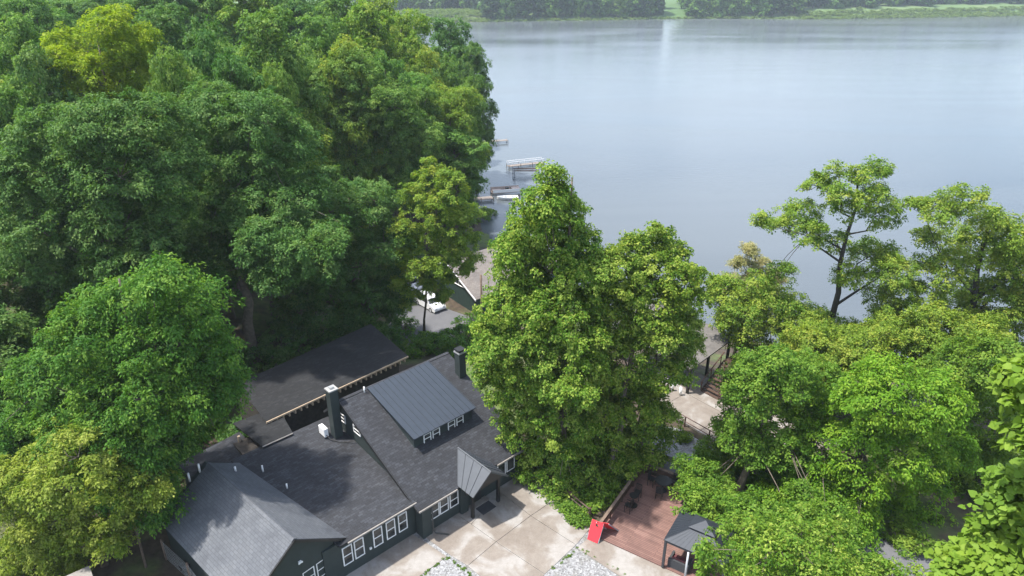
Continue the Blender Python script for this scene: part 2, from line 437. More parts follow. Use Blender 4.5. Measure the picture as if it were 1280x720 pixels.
def make_tree(name, label, cat, base, lobes, mat, rng, r0=.35, top=None, barkm=None, group=None, nbough=40, **kw):
    """lobes in world coordinates; returns the tree thing with trunk and crown"""
    t = thing(name, base, label, cat, group)
    Lw = np.array(lobes, float); Ll = Lw.copy(); Ll[:, :3] -= np.array(base)
    me, bp = crown('crown', rng, Ll, mat, **kw)
    o = bpy.data.objects.new('crown', me); COL.objects.link(o); o.parent = t
    if top is None:
        zt = Ll[:, 2].max(); hi = Ll[Ll[:, 2] > zt*.75]; top = (hi[:, 0].mean(), hi[:, 1].mean(), zt*.96)
    else: top = tuple(np.array(top)-np.array(base))
    big = Ll[np.argsort(-Ll[:, 3])][:13]
    mb = MB(); limbs(mb, rng, (0,0,0), top, r0, big, bp, nbough)
    tr = mb.build('trunk', barkm or M['bark'], None, (0,0,0), True); tr.parent = t
    return t
def recolour(t, mat):
    for ch in t.children:
        if ch.name.startswith('crown'):
            ch.material_slots[0].link = 'OBJECT'; ch.material_slots[0].material = mat

# ---------------------------------------------------------------- terrain and lake
FAR = [at(-200, 31, -6)[:2], at(480, 30, -6)[:2], at(560, 28, -6)[:2], at(700, 26, -6)[:2], at(830, 24, -6)[:2], at(900, 23.5, -6)[:2], at(1010, 24, -6)[:2], at(1150, 22, -6)[:2], at(1280, 20, -6)[:2], at(1700, 17, -6)[:2]]
LAKE = [(-11, 205), (-9, 165), (-9, 140), (-6, 120), (0, 100), (12, 88), (25, 79), (45, 71), (80, 66), (200, 55), (700, 40), (1500, 300)] + FAR[::-1] + [(-190, 560), (-120, 440), (-60, 350), (-28, 280), (-14, 240)]
LK = np.array(LAKE)
def lake_sd(x, y):
    """signed distance to the lake edge, negative on the water"""
    x = np.asarray(x, float); y = np.asarray(y, float); d = np.full(x.shape, 1e9); ins = np.zeros(x.shape, bool)
    for i in range(len(LK)):
        a = LK[i]; b = LK[(i+1) % len(LK)]; e = b-a
        t = np.clip(((x-a[0])*e[0]+(y-a[1])*e[1])/(e@e), 0, 1)
        d = np.minimum(d, np.hypot(x-a[0]-t*e[0], y-a[1]-t*e[1]))
        c = (a[1] > y) != (b[1] > y)
        xi = a[0]+(y-a[1])*e[0]/(e[1] if abs(e[1]) > 1e-9 else 1e-9)
        ins ^= c & (x < xi)
    return np.where(ins, -d, d)
def sstep(v): v = np.clip(v, 0, 1); return v*v*(3-2*v)
def ground_z(x, y):
    x = np.asarray(x, float); y = np.asarray(y, float)
    d = lake_sd(x, y)
    hill = 7*sstep((-x-26)/60)*sstep((y-20)/60)+2.0*sstep((-x-20)/12)*sstep((y-48)/20)
    far = 2+10*sstep((y-720)/250)+14*sstep((x-120)/300)*sstep((d-30)/160)
    marsh = sstep((450-np.hypot(x+80, y-650))/200)
    ht = np.where(y > 420, far*(1-.8*marsh*sstep((760-y)/60)), hill)
    land = -5.9+(ht+5.9)*sstep(d/27)
    # the drive by the boathouse lies low
    b = sstep(1-np.hypot((x+10)/16, (y-76)/14)*.9+.25)
    land = land*(1-b)+np.minimum(land, -3.6)*b
    wat = -6-np.minimum(-d*.12, 3)-.05
    z = np.where(d > 0, land, wat)
    # flat building plot: house, drive, deck, path
    p = sstep((57-y)/6)*sstep((x+34)/8)
    return np.where(d > 0, z*(1-p)+(-.04)*p, z)
def axis(segs):
    out = []
    for a, b, st in segs: out += list(np.arange(a, b, st))
    return np.array(out+[segs[-1][1]])
gx = axis([(-1700,-400,60),(-400,-100,12),(-100,80,1.8),(80,400,12),(400,1700,50)])
gy = axis([(-120,10,10),(10,130,1.8),(130,330,5),(330,1000,10),(1000,1900,60)])
X, Y = np.meshgrid(gx, gy); Z = ground_z(X, Y)
nx, ny = len(gx), len(gy)
mb = MB(); mb.v = [tuple(p) for p in np.stack([X, Y, Z], -1).reshape(-1, 3)]
mb.f = [[j*nx+i, j*nx+i+1, (j+1)*nx+i+1, (j+1)*nx+i] for j in range(ny-1) for i in range(nx-1)]
mb.m = [0]*len(mb.f); mb.uv = [(0,0)]*(4*len(mb.f))
structure(mb.build('ground', M['ground'], smooth=True))
mb = MB(); mb.poly([(-260,30,-6),(1600,30,-6),(1600,800,-6),(-260,800,-6)])
structure(mb.build('lake_water', M['water']))

# paving ----------------------------------------------------------------
G = lambda pts, z: [at(u, v, 0)[:2]+(z,) for u, v in pts]
z7 = lambda pts: [(560+a/4.5, 560+b/4.5) for a, b in pts]
def inset(poly, d):
    P = np.array([p[:2] for p in poly]); c = P.mean(0); n = len(P); out = []
    area = sum(P[i][0]*P[(i+1) % n][1]-P[(i+1) % n][0]*P[i][1] for i in range(n)); sg = 1 if area > 0 else -1
    for i in range(n):
        e0 = unit(P[i]-P[i-1]); e1 = unit(P[(i+1) % n]-P[i])
        n0 = np.array([-e0[1], e0[0]])*sg; n1 = np.array([-e1[1], e1[0]])*sg
        b = unit(n0+n1); k = d/max(.4, b@n0); out.append(tuple(P[i]+b*k))
    return out, sg
def slabset(name, polys, z, th, gap, mat):
    mb = MB()
    for p in polys:
        q, sg = inset(p, gap/2)
        if sg < 0: q = q[::-1]
        n = len(q)
        mb.poly([(a, b, z) for a, b in q])
        for i in range(n):
            a, b = q[i], q[(i+1) % n]
            mb.poly([(a[0],a[1],z-th),(b[0],b[1],z-th),(b[0],b[1],z),(a[0],a[1],z)])
    return structure(mb.build(name, mat))
mb = MB(); mb.poly([(-14,30.5,.0),(14.5,27,.0),(14.5,34,.0),(4.4,38,.0),(-7,38,.0),(-14,36,.0)])
structure(mb.build('gravel', M['gravel']))
slabs = [z7([(270,530),(465,383),(720,547),(545,712)]), z7([(110,665),(270,530),(545,712),(385,890)]),
         z7([(130,430),(300,255),(465,383),(270,530)]), z7([(465,383),(610,285),(800,455),(720,547)]),
         z7([(300,255),(160,150),(330,20),(525,160),(610,285),(465,383)]),
         z7([(-60,300),(160,150),(300,255),(130,430)]),
         z7([(130,430),(270,530),(110,665),(5,600),(-120,510),(-250,420),(-60,300)]),
         [(559,696),(532,678),(503,660),(418,708),(440,745),(500,738)],
         [(720.5,685),(738,671),(750,667),(850,712),(868,738),(800,738)]]
slabset('driveway', [G(p, 0) for p in slabs], .035, .06, .035, M['concrete'])
mb = MB()   # asphalt path past the deck towards the right
top_e = [(770,548),(808,567),(872,590),(940,615),(1010,640),(1090,668),(1200,712)]
bot_e = [(748,556),(790,580),(855,610),(920,636),(985,662),(1062,694),(1150,742)]
for i in range(len(top_e)-1):
    a = [at(*bot_e[i], 0), at(*bot_e[i+1], 0), at(*top_e[i+1], 0), at(*top_e[i], 0)]
    mb.poly([(p[0], p[1], .012) for p in a])
structure(mb.build('path', M['asphalt']))
mb = MB()   # gravel and grass strips beyond the path
a = G([(808,560),(880,586),(900,566),(850,536),(815,530)], .004); mb.poly(a)
structure(mb.build('gravel_strip', M['gravel']))
PF = Frame(at(845,530,0)[:2], math.atan2(at(890,549,0)[1]-at(845,523,0)[1], at(890,549,0)[0]-at(845,523,0)[0]))
patio = [[PF(s0,t0), PF(s1,t0), PF(s1,t1), PF(s0,t1)] for (s0,s1) in ((-7,-2.5),(-2.5,2),(2,6.5),(6.5,11)) for (t0,t1) in ((-.6,-4.6),(-4.6,-8.6))]
slabset('patio', patio, .06, .3, .04, M['concrete'])
mb = MB()   # drive by the boathouse
c = [at(*q, -3.4) for q in ((488,378),(520,372),(600,400),(560,440),(480,440))]
mb.poly([(p[0], p[1], -3.45) for p in c]); structure(mb.build('parking_lot', M['asphalt']))

# ---------------------------------------------------------------- the house
HF = Frame((-6.2, 37.28), R(43))
house = thing('house', HF(4, -5, 0), 'dark green lake house with charcoal shingle roofs, metal roofed dormer and white framed windows', 'house')
RZ = lambda t: 2.9+(.4-t)*.435      # main roof plane
def prism(mb, fr, prof, s0, s1):     # prof: (t,z) polygon extruded along s
    n = len(prof); A = [fr(s0, t, z) for t, z in prof]; B = [fr(s1, t, z) for t, z in prof]
    mb.faces(A+B, [tuple(range(n)), tuple(range(2*n-1, n-1, -1))]+[(i, n+i, n+(i+1) % n, (i+1) % n) for i in range(n)])
mb = MB(); prism(mb, HF, [(0,0),(0,2.72),(-9.47,6.95),(-12.0,4.9),(-12.0,0)], -.42, 9.35)
mb.box(-.46, .32, -.5, .32, 0, 2.5, HF)     # corner pier
mb.build('wall', M['wall'], house)
mb = MB()
mb.slab([HF(-.78,.45,RZ(.45)), HF(9.78,.45,RZ(.45)), HF(9.78,-9.47,RZ(-9.47)), HF(-.78,-9.47,RZ(-9.47))], .16)
mb.slab([HF(9.78,-12.5,RZ(-9.47)-3.03*.85), HF(-.78,-12.5,RZ(-9.47)-3.03*.85), HF(-.78,-9.47,RZ(-9.47)), HF(9.78,-9.47,RZ(-9.47))], .16)
roof = mb.build('roof', M['shingle'], house)
mb = MB(); mb.slab([HF(-.8,-9.3,RZ(-9.3)+.05), HF(9.8,-9.3,RZ(-9.3)+.05), HF(9.8,-9.62,RZ(-9.3)+.05), HF(-.8,-9.62,RZ(-9.3)+.05)], .12)
mb.build('ridge_cap', M['shingle'], roof)
mb = MB(); mb.box(-.8, 2.6, .455, .55, 2.74, 2.86, HF); mb.build('gutter', M['fascia'], house)
mb = MB(); mb.box(6.5, 9.8, .455, .55, 2.74, 2.86, HF); mb.build('gutter', M['fascia'], house)
mb = MB(); mb.slab([HF(-.86,.46,RZ(.46)-.02), HF(-.78,.46,RZ(.46)-.02), HF(-.78,-9.47,RZ(-9.47)-.02), HF(-.86,-9.47,RZ(-9.47)-.02)], .2)
mb.build('rake_board', M['black'], house)
def window(fr, s0, s1, z0, z1, t, parent, mid=True, axis_s=True, bar=.07):
    """frame proud of the wall plane t with a recessed pane"""
    def bx(mb, a0, a1, t0, t1, b0, b1):
        if axis_s: mb.box(a0, a1, t0, t1, b0, b1, fr)
        else: mb.box(t0, t1, a0, a1, b0, b1, fr)
    mb = MB()
    d = .06 if axis_s else -.06
    if not axis_s: pass
    bx(mb, s0, s0+bar, t, t+d, z0, z1); bx(mb, s1-bar, s1, t, t+d, z0, z1)
    bx(mb, s0+bar, s1-bar, t, t+d, z0, z0+bar); bx(mb, s0+bar, s1-bar, t, t+d, z1-bar, z1)
    if mid: zm = (z0+z1)/2; bx(mb, s0+bar, s1-bar, t, t+d*.9, zm-bar*.45, zm+bar*.45)
    w = mb.build('window', M['white'], parent)
    mb = MB(); bx(mb, s0+bar, s1-bar, t+d*.1, t+d*.45, z0+bar, z1-bar)
    mb.build('pane', M['glass'], w)
    return w
for s in (.42, 1.28, 2.2): window(HF, s, s+.8, .98, 2.28, .004, house)
for s in (6.9, 7.86): window(HF, s, s+.85, 1.1, 2.55, .004, house, False)
mb = MB(); mb.box(3.05, 3.7, 0, .32, 0, 2.45, HF); mb.build('pilaster', M['wall'], house)
mb = MB(); mb.box(4.2, 5.2, .003, .06, .1, 2.25, HF); dr = mb.build('door', M['black'], house)
mb = MB(); mb.box(5.05, 5.12, .061, .12, 1.05, 1.2, HF); mb.build('handle', M['silver'], dr)
mb = MB(); mb.box(3.9, 5.6, .0, .5, .036, .12, HF); mb.build('doorstep', M['concrete'], house)
# downspout with its extension
mb = MB(); mb.tube([HF(.38,.36,2.7), HF(.38,.36,.35), HF(.45,.5,.14), HF(1.1,1.25,.09)], .055, 8)
mb.build('downspout', M['gutter'], house, smooth=True)
# dormer
mb = MB(); A = [(1.85,-3.55),(7.42,-3.55)]
zt = 5.62
mb.faces([HF(1.85,-3.6,4.2),HF(7.42,-3.6,4.2),HF(7.42,-9.2,6.4),HF(1.85,-9.2,6.4),HF(1.85,-3.6,zt),HF(7.42,-3.6,zt),HF(7.42,-9.2,7.1),HF(1.85,-9.2,7.1)],
         [(0,1,5,4),(1,2,6,5),(3,0,4,7),(4,5,6,7),(2,3,7,6),(3,2,1,0)])
mb.build('dormer_wall', M['wall'], house)
def seam_roof(name, quad, th, mat, parent, pitch=.45, rib=.06):
    """standing seam metal roof: slab with raised ribs running from eave to ridge"""
    mb = MB(); mb.slab(quad, th)
    q = [np.array(p, float) for p in quad]
    n = np.cross(q[1]-q[0], q[3]-q[0]); n /= np.linalg.norm(n); n = n if n[2] > 0 else -n
    L0 = np.linalg.norm(q[1]-q[0]); k = max(1, int(round(L0/pitch)))
    for i in range(k+1):
        f = i/k; a = q[0]*(1-f)+q[1]*f; b = q[3]*(1-f)+q[2]*f
        if np.linalg.norm(b-a) < .15: continue
        e = unit(q[1]-q[0])*.018; a = a+n*(-.01); b = b+n*(-.01)
        mb.hexa([tuple(p) for p in (a-e, a+e, b+e, b-e, a-e+n*rib, a+e+n*rib, b+e+n*rib, b-e+n*rib)])
    return mb.build(name, mat, parent)
seam_roof('dormer_roof', [HF(1.62,-3.2,5.72), HF(7.55,-3.2,5.72), HF(7.55,-9.3,7.27), HF(1.62,-9.3,7.27)], .1, M['metal_roof'], house, .5)
for s in (2.72, 3.56, 5.04, 5.88): window(HF, s, s+.68, 4.5, 5.35, -3.596, house, True, True, .065)
# porch
pr = 4.3
ap = 4.3; el = 2.95
seam_roof('porch_roof', [HF(2.78,2.05,el), HF(2.78,.3,el), HF(4.5,-1.75,ap), HF(4.5,2.05,ap)], .09, M['porch_metal'], house, .42)
seam_roof('porch_roof', [HF(6.22,.3,el), HF(6.22,2.05,el), HF(4.5,2.05,ap), HF(4.5,-1.75,ap)], .09, M['porch_metal'], house, .42)
mb = MB(); mb.tube([HF(4.5,2.08,ap+.02), HF(4.5,-1.7,ap+.02)], .06, 6); mb.build('porch_ridge', M['porch_metal'], house)
mb = MB(); mb.faces([HF(3.1,1.75,el-.02),HF(5.9,1.75,el-.02),HF(4.5,1.75,ap-.16),HF(3.1,1.6,el-.02),HF(5.9,1.6,el-.02),HF(4.5,1.6,ap-.16)],
    [(0,1,2),(5,4,3),(0,3,4,1),(1,4,5,2),(2,5,3,0)]); mb.build('porch_gable', M['black'], house)
mb = MB(); mb.box(2.9, 6.1, 1.0, 1.2, 2.55, 2.75, HF); mb.box(3.37,3.57,.02,1.0,2.55,2.75,HF); mb.box(5.91,6.1,.02,1.0,2.55,2.75,HF); mb.build('porch_beam', M['black'], house)
for s in (3.47, 6.0):
    mb = MB(); mb.box(s-.11, s+.11, .99, 1.21, .036, 2.55, HF); mb.build('porch_post', M['black'], house)
# middle wing: low shingle roof running up the valley beside the gable wall
MZ = lambda t: 3.2+(-.3-t)*.08
mb = MB(); prism(mb, HF, [(-.6,0),(-.6,3.05),(-11.4,3.9),(-11.4,0)], -7.6, -.45); mb.build('wall', M['wall'], house)
mb = MB(); mb.slab([HF(-6.6,-.2,MZ(-.2)), HF(-.47,-.2,MZ(-.2)), HF(-.47,-12.2,MZ(-12.2)), HF(-8.6,-12.2,MZ(-12.2))], .14); mb.build('roof', M['shingle'], house)
mb = MB(); mb.box(-6.0, -.55, -.195, -.09, MZ(-.2)-.14, MZ(-.2)-.03, HF); mb.build('gutter', M['fascia'], house)
for s in (-6.3, -5.42, -3.95, -2.9, -1.9): window(HF, s, s+.74, .95, 2.5, -.596, house)
mb = MB(); mb.box(-4.3, -4.15, -.595, -.5, 1.05, 1.2, HF); mb.build('outlet_vent', M['white'], house)
# windows of the gable wall over the middle roof
window(HF, -10.5, -9.5, 4.75, 5.5, -.424, house, True, False)
window(HF, -8.3, -7.3, 4.75, 5.45, -.424, house, True, False)
# chimneys
def chimney(s, t, w, z0, z1, capm, capo):
    mb = MB(); mb.box(s-w, s+w, t-w, t+w, z0, z1, HF); c = mb.build('chimney', M['wall'], house)
    mb = MB(); mb.box(s-w-capo, s+w+capo, t-w-capo, t+w+capo, z1, z1+.1, HF); k = mb.build('cap', capm, c)
    return c
c1 = chimney(-1.2, -9.65, .34, 4.0, 8.25, M['offwhite'], .05)
mb = MB(); mb.box(-1.36,-1.04,-9.8,-9.5,8.35,8.5,HF); mb.build('flue', M['silver'], c1)
c2 = chimney(9.3, -7.2, .33, 5.6, 8.35, M['silver'], .05)
mb = MB(); mb.box(8.95,9.65,-7.55,-6.85,8.55,8.7,HF); mb.box(9.1,9.5,-7.4,-7.0,8.45,8.55,HF); mb.build('flue', M['black'], c2)
# front-left wing
LF = Frame((-10.71, 34.04), R(-41.2))
lw = 7.75; rt = 3.9; rz = 5.75; ez = 2.95
mb = MB(); prism(mb, LF, [(.35,0),(.35,2.95),(3.88,5.55),(7.4,2.95),(7.4,0)], -11.2, -.22); mb.build('wall', M['wall'], house)
mb = MB()
mb.slab([LF(-11.4,0,ez), LF(.1,0,ez), LF(.1,rt,rz), LF(-10.55,rt,rz)], .15)
mb.slab([LF(.1,lw,ez), LF(-10.9,lw,ez), LF(-10.55,rt,rz), LF(.1,rt,rz)], .15)
lroof = mb.build('roof', M['shingle_grey'], house)
mb = MB(); mb.slab([LF(-10.6,rt-.2,rz-.08), LF(.12,rt-.2,rz-.08), LF(.12,rt,rz+.06), LF(-10.6,rt,rz+.06)], .06)
mb.slab([LF(.12,rt+.2,rz-.08), LF(-10.6,rt+.2,rz-.08), LF(-10.6,rt,rz+.06), LF(.12,rt,rz+.06)], .06); mb.build('ridge_cap', M['shingle_grey'], lroof)
mb = MB(); mb.slab([LF(.1,-.02,ez-.03), LF(.18,-.02,ez-.03), LF(.18,rt,rz-.03), LF(.1,rt,rz-.03)], .18); mb.build('rake_board', M['black'], house)
mb = MB(); mb.slab([LF(.18,lw+.02,ez-.03), LF(.1,lw+.02,ez-.03), LF(.1,rt,rz-.03), LF(.18,rt,rz-.03)], .18); mb.build('rake_board', M['black'], house)
mb = MB(); mb.box(-11.2, .1, -.1, -.01, ez-.15, ez-.03, LF); mb.build('gutter', M['gutter'], house)
for t in (1.75, 2.75): window(LF, t, t+.85, 1.1, 2.4, -.216, house, True, False, .07)
mb = MB(); mb.box(-.216, -.1, 3.55, 3.75, 3.4, 3.55, LF); mb.box(-.13,-.06,3.5,3.6,3.42,3.5,LF); mb.box(-.13,-.06,3.7,3.8,3.42,3.5,LF); mb.build('floodlight', M['white'], house)
for (s, t, h) in ((-11.0, 5.2, .62), (-10.75, 4.5, .62), (-9.5, 2.6, .38)):
    z = rz-abs(t-rt)*(rz-ez)/rt
    mb = MB(); mb.cyl(LF(s, t, z-.1), .07, h+.1, 10); mb.build('vent_pipe', M['white'], house, smooth=True)
for (s, t, zf, h) in ((-7.3, -9.6, MZ, .55), (-6.75, -7.0, MZ, .4), (1.3, -9.2, RZ, .5), (.2,-1.2,RZ,0)):
    if h:
        mb = MB(); p = HF(s, t, zf(t)-.1); mb.cyl(p, .06, h+.1, 10); mb.build('vent_pipe', M['white'], house, smooth=True)
# mid-low roof strip behind the left wing
mb = MB(); mb.slab([LF(-11.2,-.6,3.1), LF(-11.2,4.5,3.0), LF(-15.2,4.5,3.5), LF(-15.2,-.6,3.6)], .15); mb.build('roof', M['shingle'], house)
mb = MB(); mb.box(-15, -11.3, -.3, 4.2, 0, 2.85, LF); mb.build('wall', M['wall'], house)

# open shelter with black roof behind the house -------------------------------------------------
shel = thing('lean_to', HF(-5.3, -13, 0), 'small black lean-to roof on raw timber posts between the house and the back building', 'lean-to')
mb = MB(); mb.slab([at(328,558,4.35), at(366,541,4.35), at(347,508,4.2), at(291,529,4.2)], .12); mb.build('roof', M['shingle_black'], shel)
mb = MB(); a_, b_ = at(328,558.6,4.3), at(366,541.6,4.3); mb.tube([a_, b_], .06, 4); mb.build('fascia', M['fascia'], shel)
mb = MB(); mb.box(-7.4,-3.9,-14.9,-12.25,-.05,3.5,HF); mb.build('wall', M['barkdark'], shel)  # dark box added in place of shade under the roof; no wall stands here
for s, t in ((-6.6,-11.6),(-6.9,-14.8),(-4.2,-12.6)):
    mb = MB(); mb.box(s-.09, s+.09, t-.09, t+.09, -.05, 4.0, HF); mb.build('post', M['pine'], shel)
mb = MB(); mb.tube([HF(-6.75,-12.9,3.2), HF(-6.6,-11.65,3.9)], .07, 6); mb.build('brace', M['pine'], shel)
# back building -----------------------------------------------------------------------------
bb = thing('outbuilding', HF(2.5, -18, 0), 'long outbuilding with black shingle roof and bare rafter tails under the forest edge', 'outbuilding')
KF = Frame(HF(-4.75,-14.45)[:2], R(43)+math.atan2(.75,14.2))
mb = MB(); prism(mb, KF, [(-.75,0),(-.75,4.1),(-6.2,4.55),(-6.2,0)], .5, 13.6); mb.build('wall', M['barkdark'], bb)
mb = MB(); mb.slab([KF(0,0,4.5), KF(14.2,0,4.5), KF(15.0,-6.9,5.0), KF(.7,-6.2,4.95)], .1); mb.build('roof', M['shingle_black'], bb)
mb = MB(); mb.box(0, 14.2, .0, .08, 4.33, 4.48, KF); mb.build('fascia', M['pine'], bb)
for i in range(26):
    q = .35+i*.535
    mb = MB(); mb.box(q, q+.12, -.74, .06, 4.0, 4.31, KF); mb.build('rafter', M['pine'], bb)
# air conditioner on the low roof ------------------------------------------------------------
ac = thing('air_conditioner', HF(-1.95, -10.2, MZ(-10.2)+.02), 'white air conditioner unit on the low roof beside the dark chimney', 'air conditioner')
z0 = MZ(-10.2)+.02
mb = MB(); mb.box(-2.15, -1.8, -10.75, -9.85, z0+.12, z0+.85, HF); mb.build('case', M['white'], ac, bevel=.03)
mb = MB()
mb.tube([HF(-1.79, -10.4, z0+.5), HF(-1.74,-10.4,z0+.5)], .26, 20); mb.build('fan_grille', M['grey'], ac)
for t in (-10.65, -9.95):
    mb = MB(); mb.box(-2.15, -1.8, t-.04, t+.04, z0, z0+.12, HF); mb.build('foot', M['rubber'], ac)
mb = MB(); mb.tube([HF(-2.0,-9.84,z0+.3), HF(-1.9,-9.4,z0+.08), HF(-1.5,-8.9,z0-.08), HF(-1.2,-8.6,z0-.1), HF(-.6,-8.0,z0+.1)], .03, 6); mb.build('hose', M['black'], ac)

# door mat
mb = MB(); mb.box(4.2, 5.5, .55, 1.45, .0362, .055, HF); dm = mb.build('door_mat', M['dkgrey'], None, HF(4.85,1,.036)); tag(dm, 'dark patterned door mat under the porch', 'mat')
# small yard things left of the house ---------------------------------------------------------
yf = thing('yard_fence', at(222,712,0), 'wire fence on weathered wooden posts beside the left wing', 'fence')
fp = [at(200,712,0), at(238,724,0)]
fp = [(-23.9,34.9,0), (-21.3,32.9,0), (-19.3,31.0,0)]
for p in fp:
    mb = MB(); mb.cyl((p[0],p[1],-.1), .09, 1.9, 8); mb.build('post', M['fencewood'], yf, smooth=True)
mb = MB()
for a, b in zip(fp[:-1], fp[1:]):
    for k in range(9):
        z = .1+k*.19; mb.tube([(a[0],a[1],z),(b[0],b[1],z)], .008, 4)
    for k in range(1, 18):
        f = k/18; x = a[0]*(1-f)+b[0]*f; y = a[1]*(1-f)+b[1]*f; mb.tube([(x,y,.1),(x,y,1.62)], .006, 4)
mb.build('wire_mesh', M['silver'], yf)
mb = MB(); b0 = (-22.1,33.9,0.0); mb.cyl(b0, .28, .62, 18, r2=.36); mb.cyl((b0[0],b0[1],.58), .39, .05, 18)
tag(mb.build('bucket', M['black'], None, b0, True), 'black plastic bucket behind the wire fence', 'bucket')
mb = MB(); mb.tube([(-25.0,34.2,-.2),(-25.6,35.2,2.5),(-25.9,35.6,4.6)], [.09,.075,.05], 8)
tag(mb.build('wooden_pole', M['fencewood'], None, (-25,34.2,0), True), 'bare leaning wooden pole left of the wire fence', 'pole')
shed = thing('shed', (-28.4,30.4,0), 'tan wooden shed with pale roof edge in the bottom left corner', 'shed')
SF = Frame((-26.9,31.6), R(39))
mb = MB(); mb.box(-5, 0, 0, 3, 0, 2.35, SF); mb.build('wall', M['tan'], shed)
mb = MB(); mb.slab([SF(-5.2,3.2,2.35), SF(.2,3.2,2.35), SF(.2,-.25,2.62), SF(-5.2,-.25,2.62)], .12); mb.build('roof', M['fascia'], shed)

# ---------------------------------------------------------------- red boards, deck, gazebo
DF = Frame((6.04, 36.89), math.atan2(43.96-36.89, 10.6-6.04))     # s away along the left rail, t to the right
dl = math.hypot(10.6-6.04, 43.96-36.89); dw = 5.1
deck = thing('deck', DF(4, 2.5, 0), 'red brown plank deck beside the driveway with wooden railing', 'deck')
mb = MB()
P = [DF(0,0,.12), DF(0,9.4,.12), DF(dl,9.4,.12), DF(dl,0,.12)]
b = len(mb.v)
mb.faces([(p[0],p[1],0) for p in P]+P, [(0,1,5,4),(1,2,6,5),(2,3,7,6),(3,0,4,7)])
mb.poly(P, [(0,0),(9.4,0),(9.4,dl),(0,dl)])
mb.build('planking', M['deck'], deck)
def rail_run(fr, pts, parent, h=1.05):
    for i in range(len(pts)-1):
        a = np.array(fr(*pts[i], 0)); c = np.array(fr(*pts[i+1], 0)); L0 = np.linalg.norm(c-a); e = (c-a)/L0; n = np.array([-e[1], e[0], 0])
        def bar(p, q, w, z0, z1):
            mb = MB(); mb.hexa([tuple(p-n*w+[0,0,z0]), tuple(q-n*w+[0,0,z0]), tuple(q+n*w+[0,0,z0]), tuple(p+n*w+[0,0,z0]),
                                tuple(p-n*w+[0,0,z1]), tuple(q-n*w+[0,0,z1]), tuple(q+n*w+[0,0,z1]), tuple(p+n*w+[0,0,z1])]); return mb
        bar(a, c, .11, h, h+.05).build('top_rail', M['fencewood'], parent)
        bar(a, c, .03, .3, .42).build('bottom_rail', M['brownwood'], parent)
        bar(a, c, .02, .5, .9).build('rail_panel', M['brownwood'], parent)
        k = max(1, int(L0/1.7))
        for j in range(k+1):
            p = a+(c-a)*j/k
            mb = MB(); mb.box(p[0]-.06, p[0]+.06, p[1]-.06, p[1]+.06, 0, h); mb.build('post', M['brownwood'], parent)
rail_run(DF, [(.1,.06),(dl-.06,.06)], deck); rail_run(DF, [(dl-.06,.2),(dl-.06,9.3)], deck)
bf = thing('split_fence', at(690,606,0), 'low brown wooden fence along the planting bed under the pointed trees', 'fence')
bp_ = [at(640,578,0), at(690,608,0), at(737,648,0)]
for a, c in zip(bp_[:-1], bp_[1:]):
    a = np.array(a); c = np.array(c)
    for z in (.45, .85):
        mb = MB(); mb.tube([a+[0,0,z], (a+c)/2+[0,0,z-.03], c+[0,0,z]], .06, 6); mb.build('rail', M['brownwood'], bf)
for p in (bp_[0], tuple((np.array(bp_[0])+np.array(bp_[1]))/2), bp_[1], tuple((np.array(bp_[1])+np.array(bp_[2]))/2), bp_[2]):
    mb = MB(); mb.box(p[0]-.08, p[0]+.08, p[1]-.08, p[1]+.08, 0, 1.0); mb.build('post', M['brownwood'], bf)
mb = MB(); mb.poly(G([(640,574),(690,602),(742,650),(738,668),(700,634),(662,596),(640,586)], .006))
mulch = plain('dark_mulch', (.022,.015,.011), .95, .5, 6, 0, .6)
structure(mb.build('planting_bed', mulch))
# cornhole boards leaning on each other
def cornhole(label, B, Tp, width_dir, hole):
    B = np.array(B, float); Tp = np.array(Tp, float); u = unit(np.array(width_dir, float)); L0 = Tp-B; n = unit(np.cross(u, L0)); 
    if n[2] < 0: n = -n
    w = .44; t = thing('cornhole_board', tuple(B), label, 'game board', 'red cornhole boards by the deck')
    mb = MB(); k = 20; c = B+L0*.8
    if hole:
        ring = [c+(u*math.cos(2*math.pi*i/k)+unit(L0)*math.sin(2*math.pi*i/k))*.1 for i in range(k)]
        outer = []
        for i in range(k):
            a = 2*math.pi*i/k; ca, sa = math.cos(a), math.sin(a); f = min(w/max(abs(ca),1e-6), (np.linalg.norm(L0)*.2 if sa > 0 else np.linalg.norm(L0)*.8)/max(abs(sa),1e-6))
            outer.append(c+(u*ca+unit(L0)*sa)*f)
        cors = [B-u*w, B+u*w, Tp+u*w, Tp-u*w]
        mb.faces([tuple(p) for p in ring+outer], [(i, k+i, k+(i+1) % k, (i+1) % k) for i in range(k)])
        for cr in cors:
            ds = sorted(range(k), key=lambda i: np.linalg.norm(outer[i]-cr))[:2]; mb.faces([tuple(outer[ds[0]]), tuple(cr), tuple(outer[ds[1]])], [(0,1,2)])
    else: mb.poly([tuple(p) for p in (B-u*w, B+u*w, Tp+u*w, Tp-u*w)])
    ob = mb.build('board', M['red'], t); sm = ob.modifiers.new('thick', 'SOLIDIFY'); sm.thickness = .025; sm.offset = 0
    mb = MB(); h = .1
    for p, q in ((B-u*w, Tp-u*w), (B+u*w, Tp+u*w)):
        uu = u*.02; mb.hexa([tuple(x) for x in (p-uu-n*h, p+uu-n*h, q+uu-n*h, q-uu-n*h, p-uu-n*.014, p+uu-n*.014, q+uu-n*.014, q-uu-n*.014)])
    mb.build('side_frame', M['grey'], t)
    if hole:
        mb = MB(); d = c-n*.06; mb.faces([tuple(d+(u*math.cos(2*math.pi*i/k)+unit(L0)*math.sin(2*math.pi*i/k))*.14) for i in range(k)], [tuple(range(k))]); mb.build('backing', M['rubber'], t)
    return t
DN = np.array(DF.n+(0,)); DA = np.array(DF.a+(0,))
P0 = np.array(at(740.5,676.5,.06)); ud = unit(np.array(at(746,679,0))-np.array(at(735,674,0)))
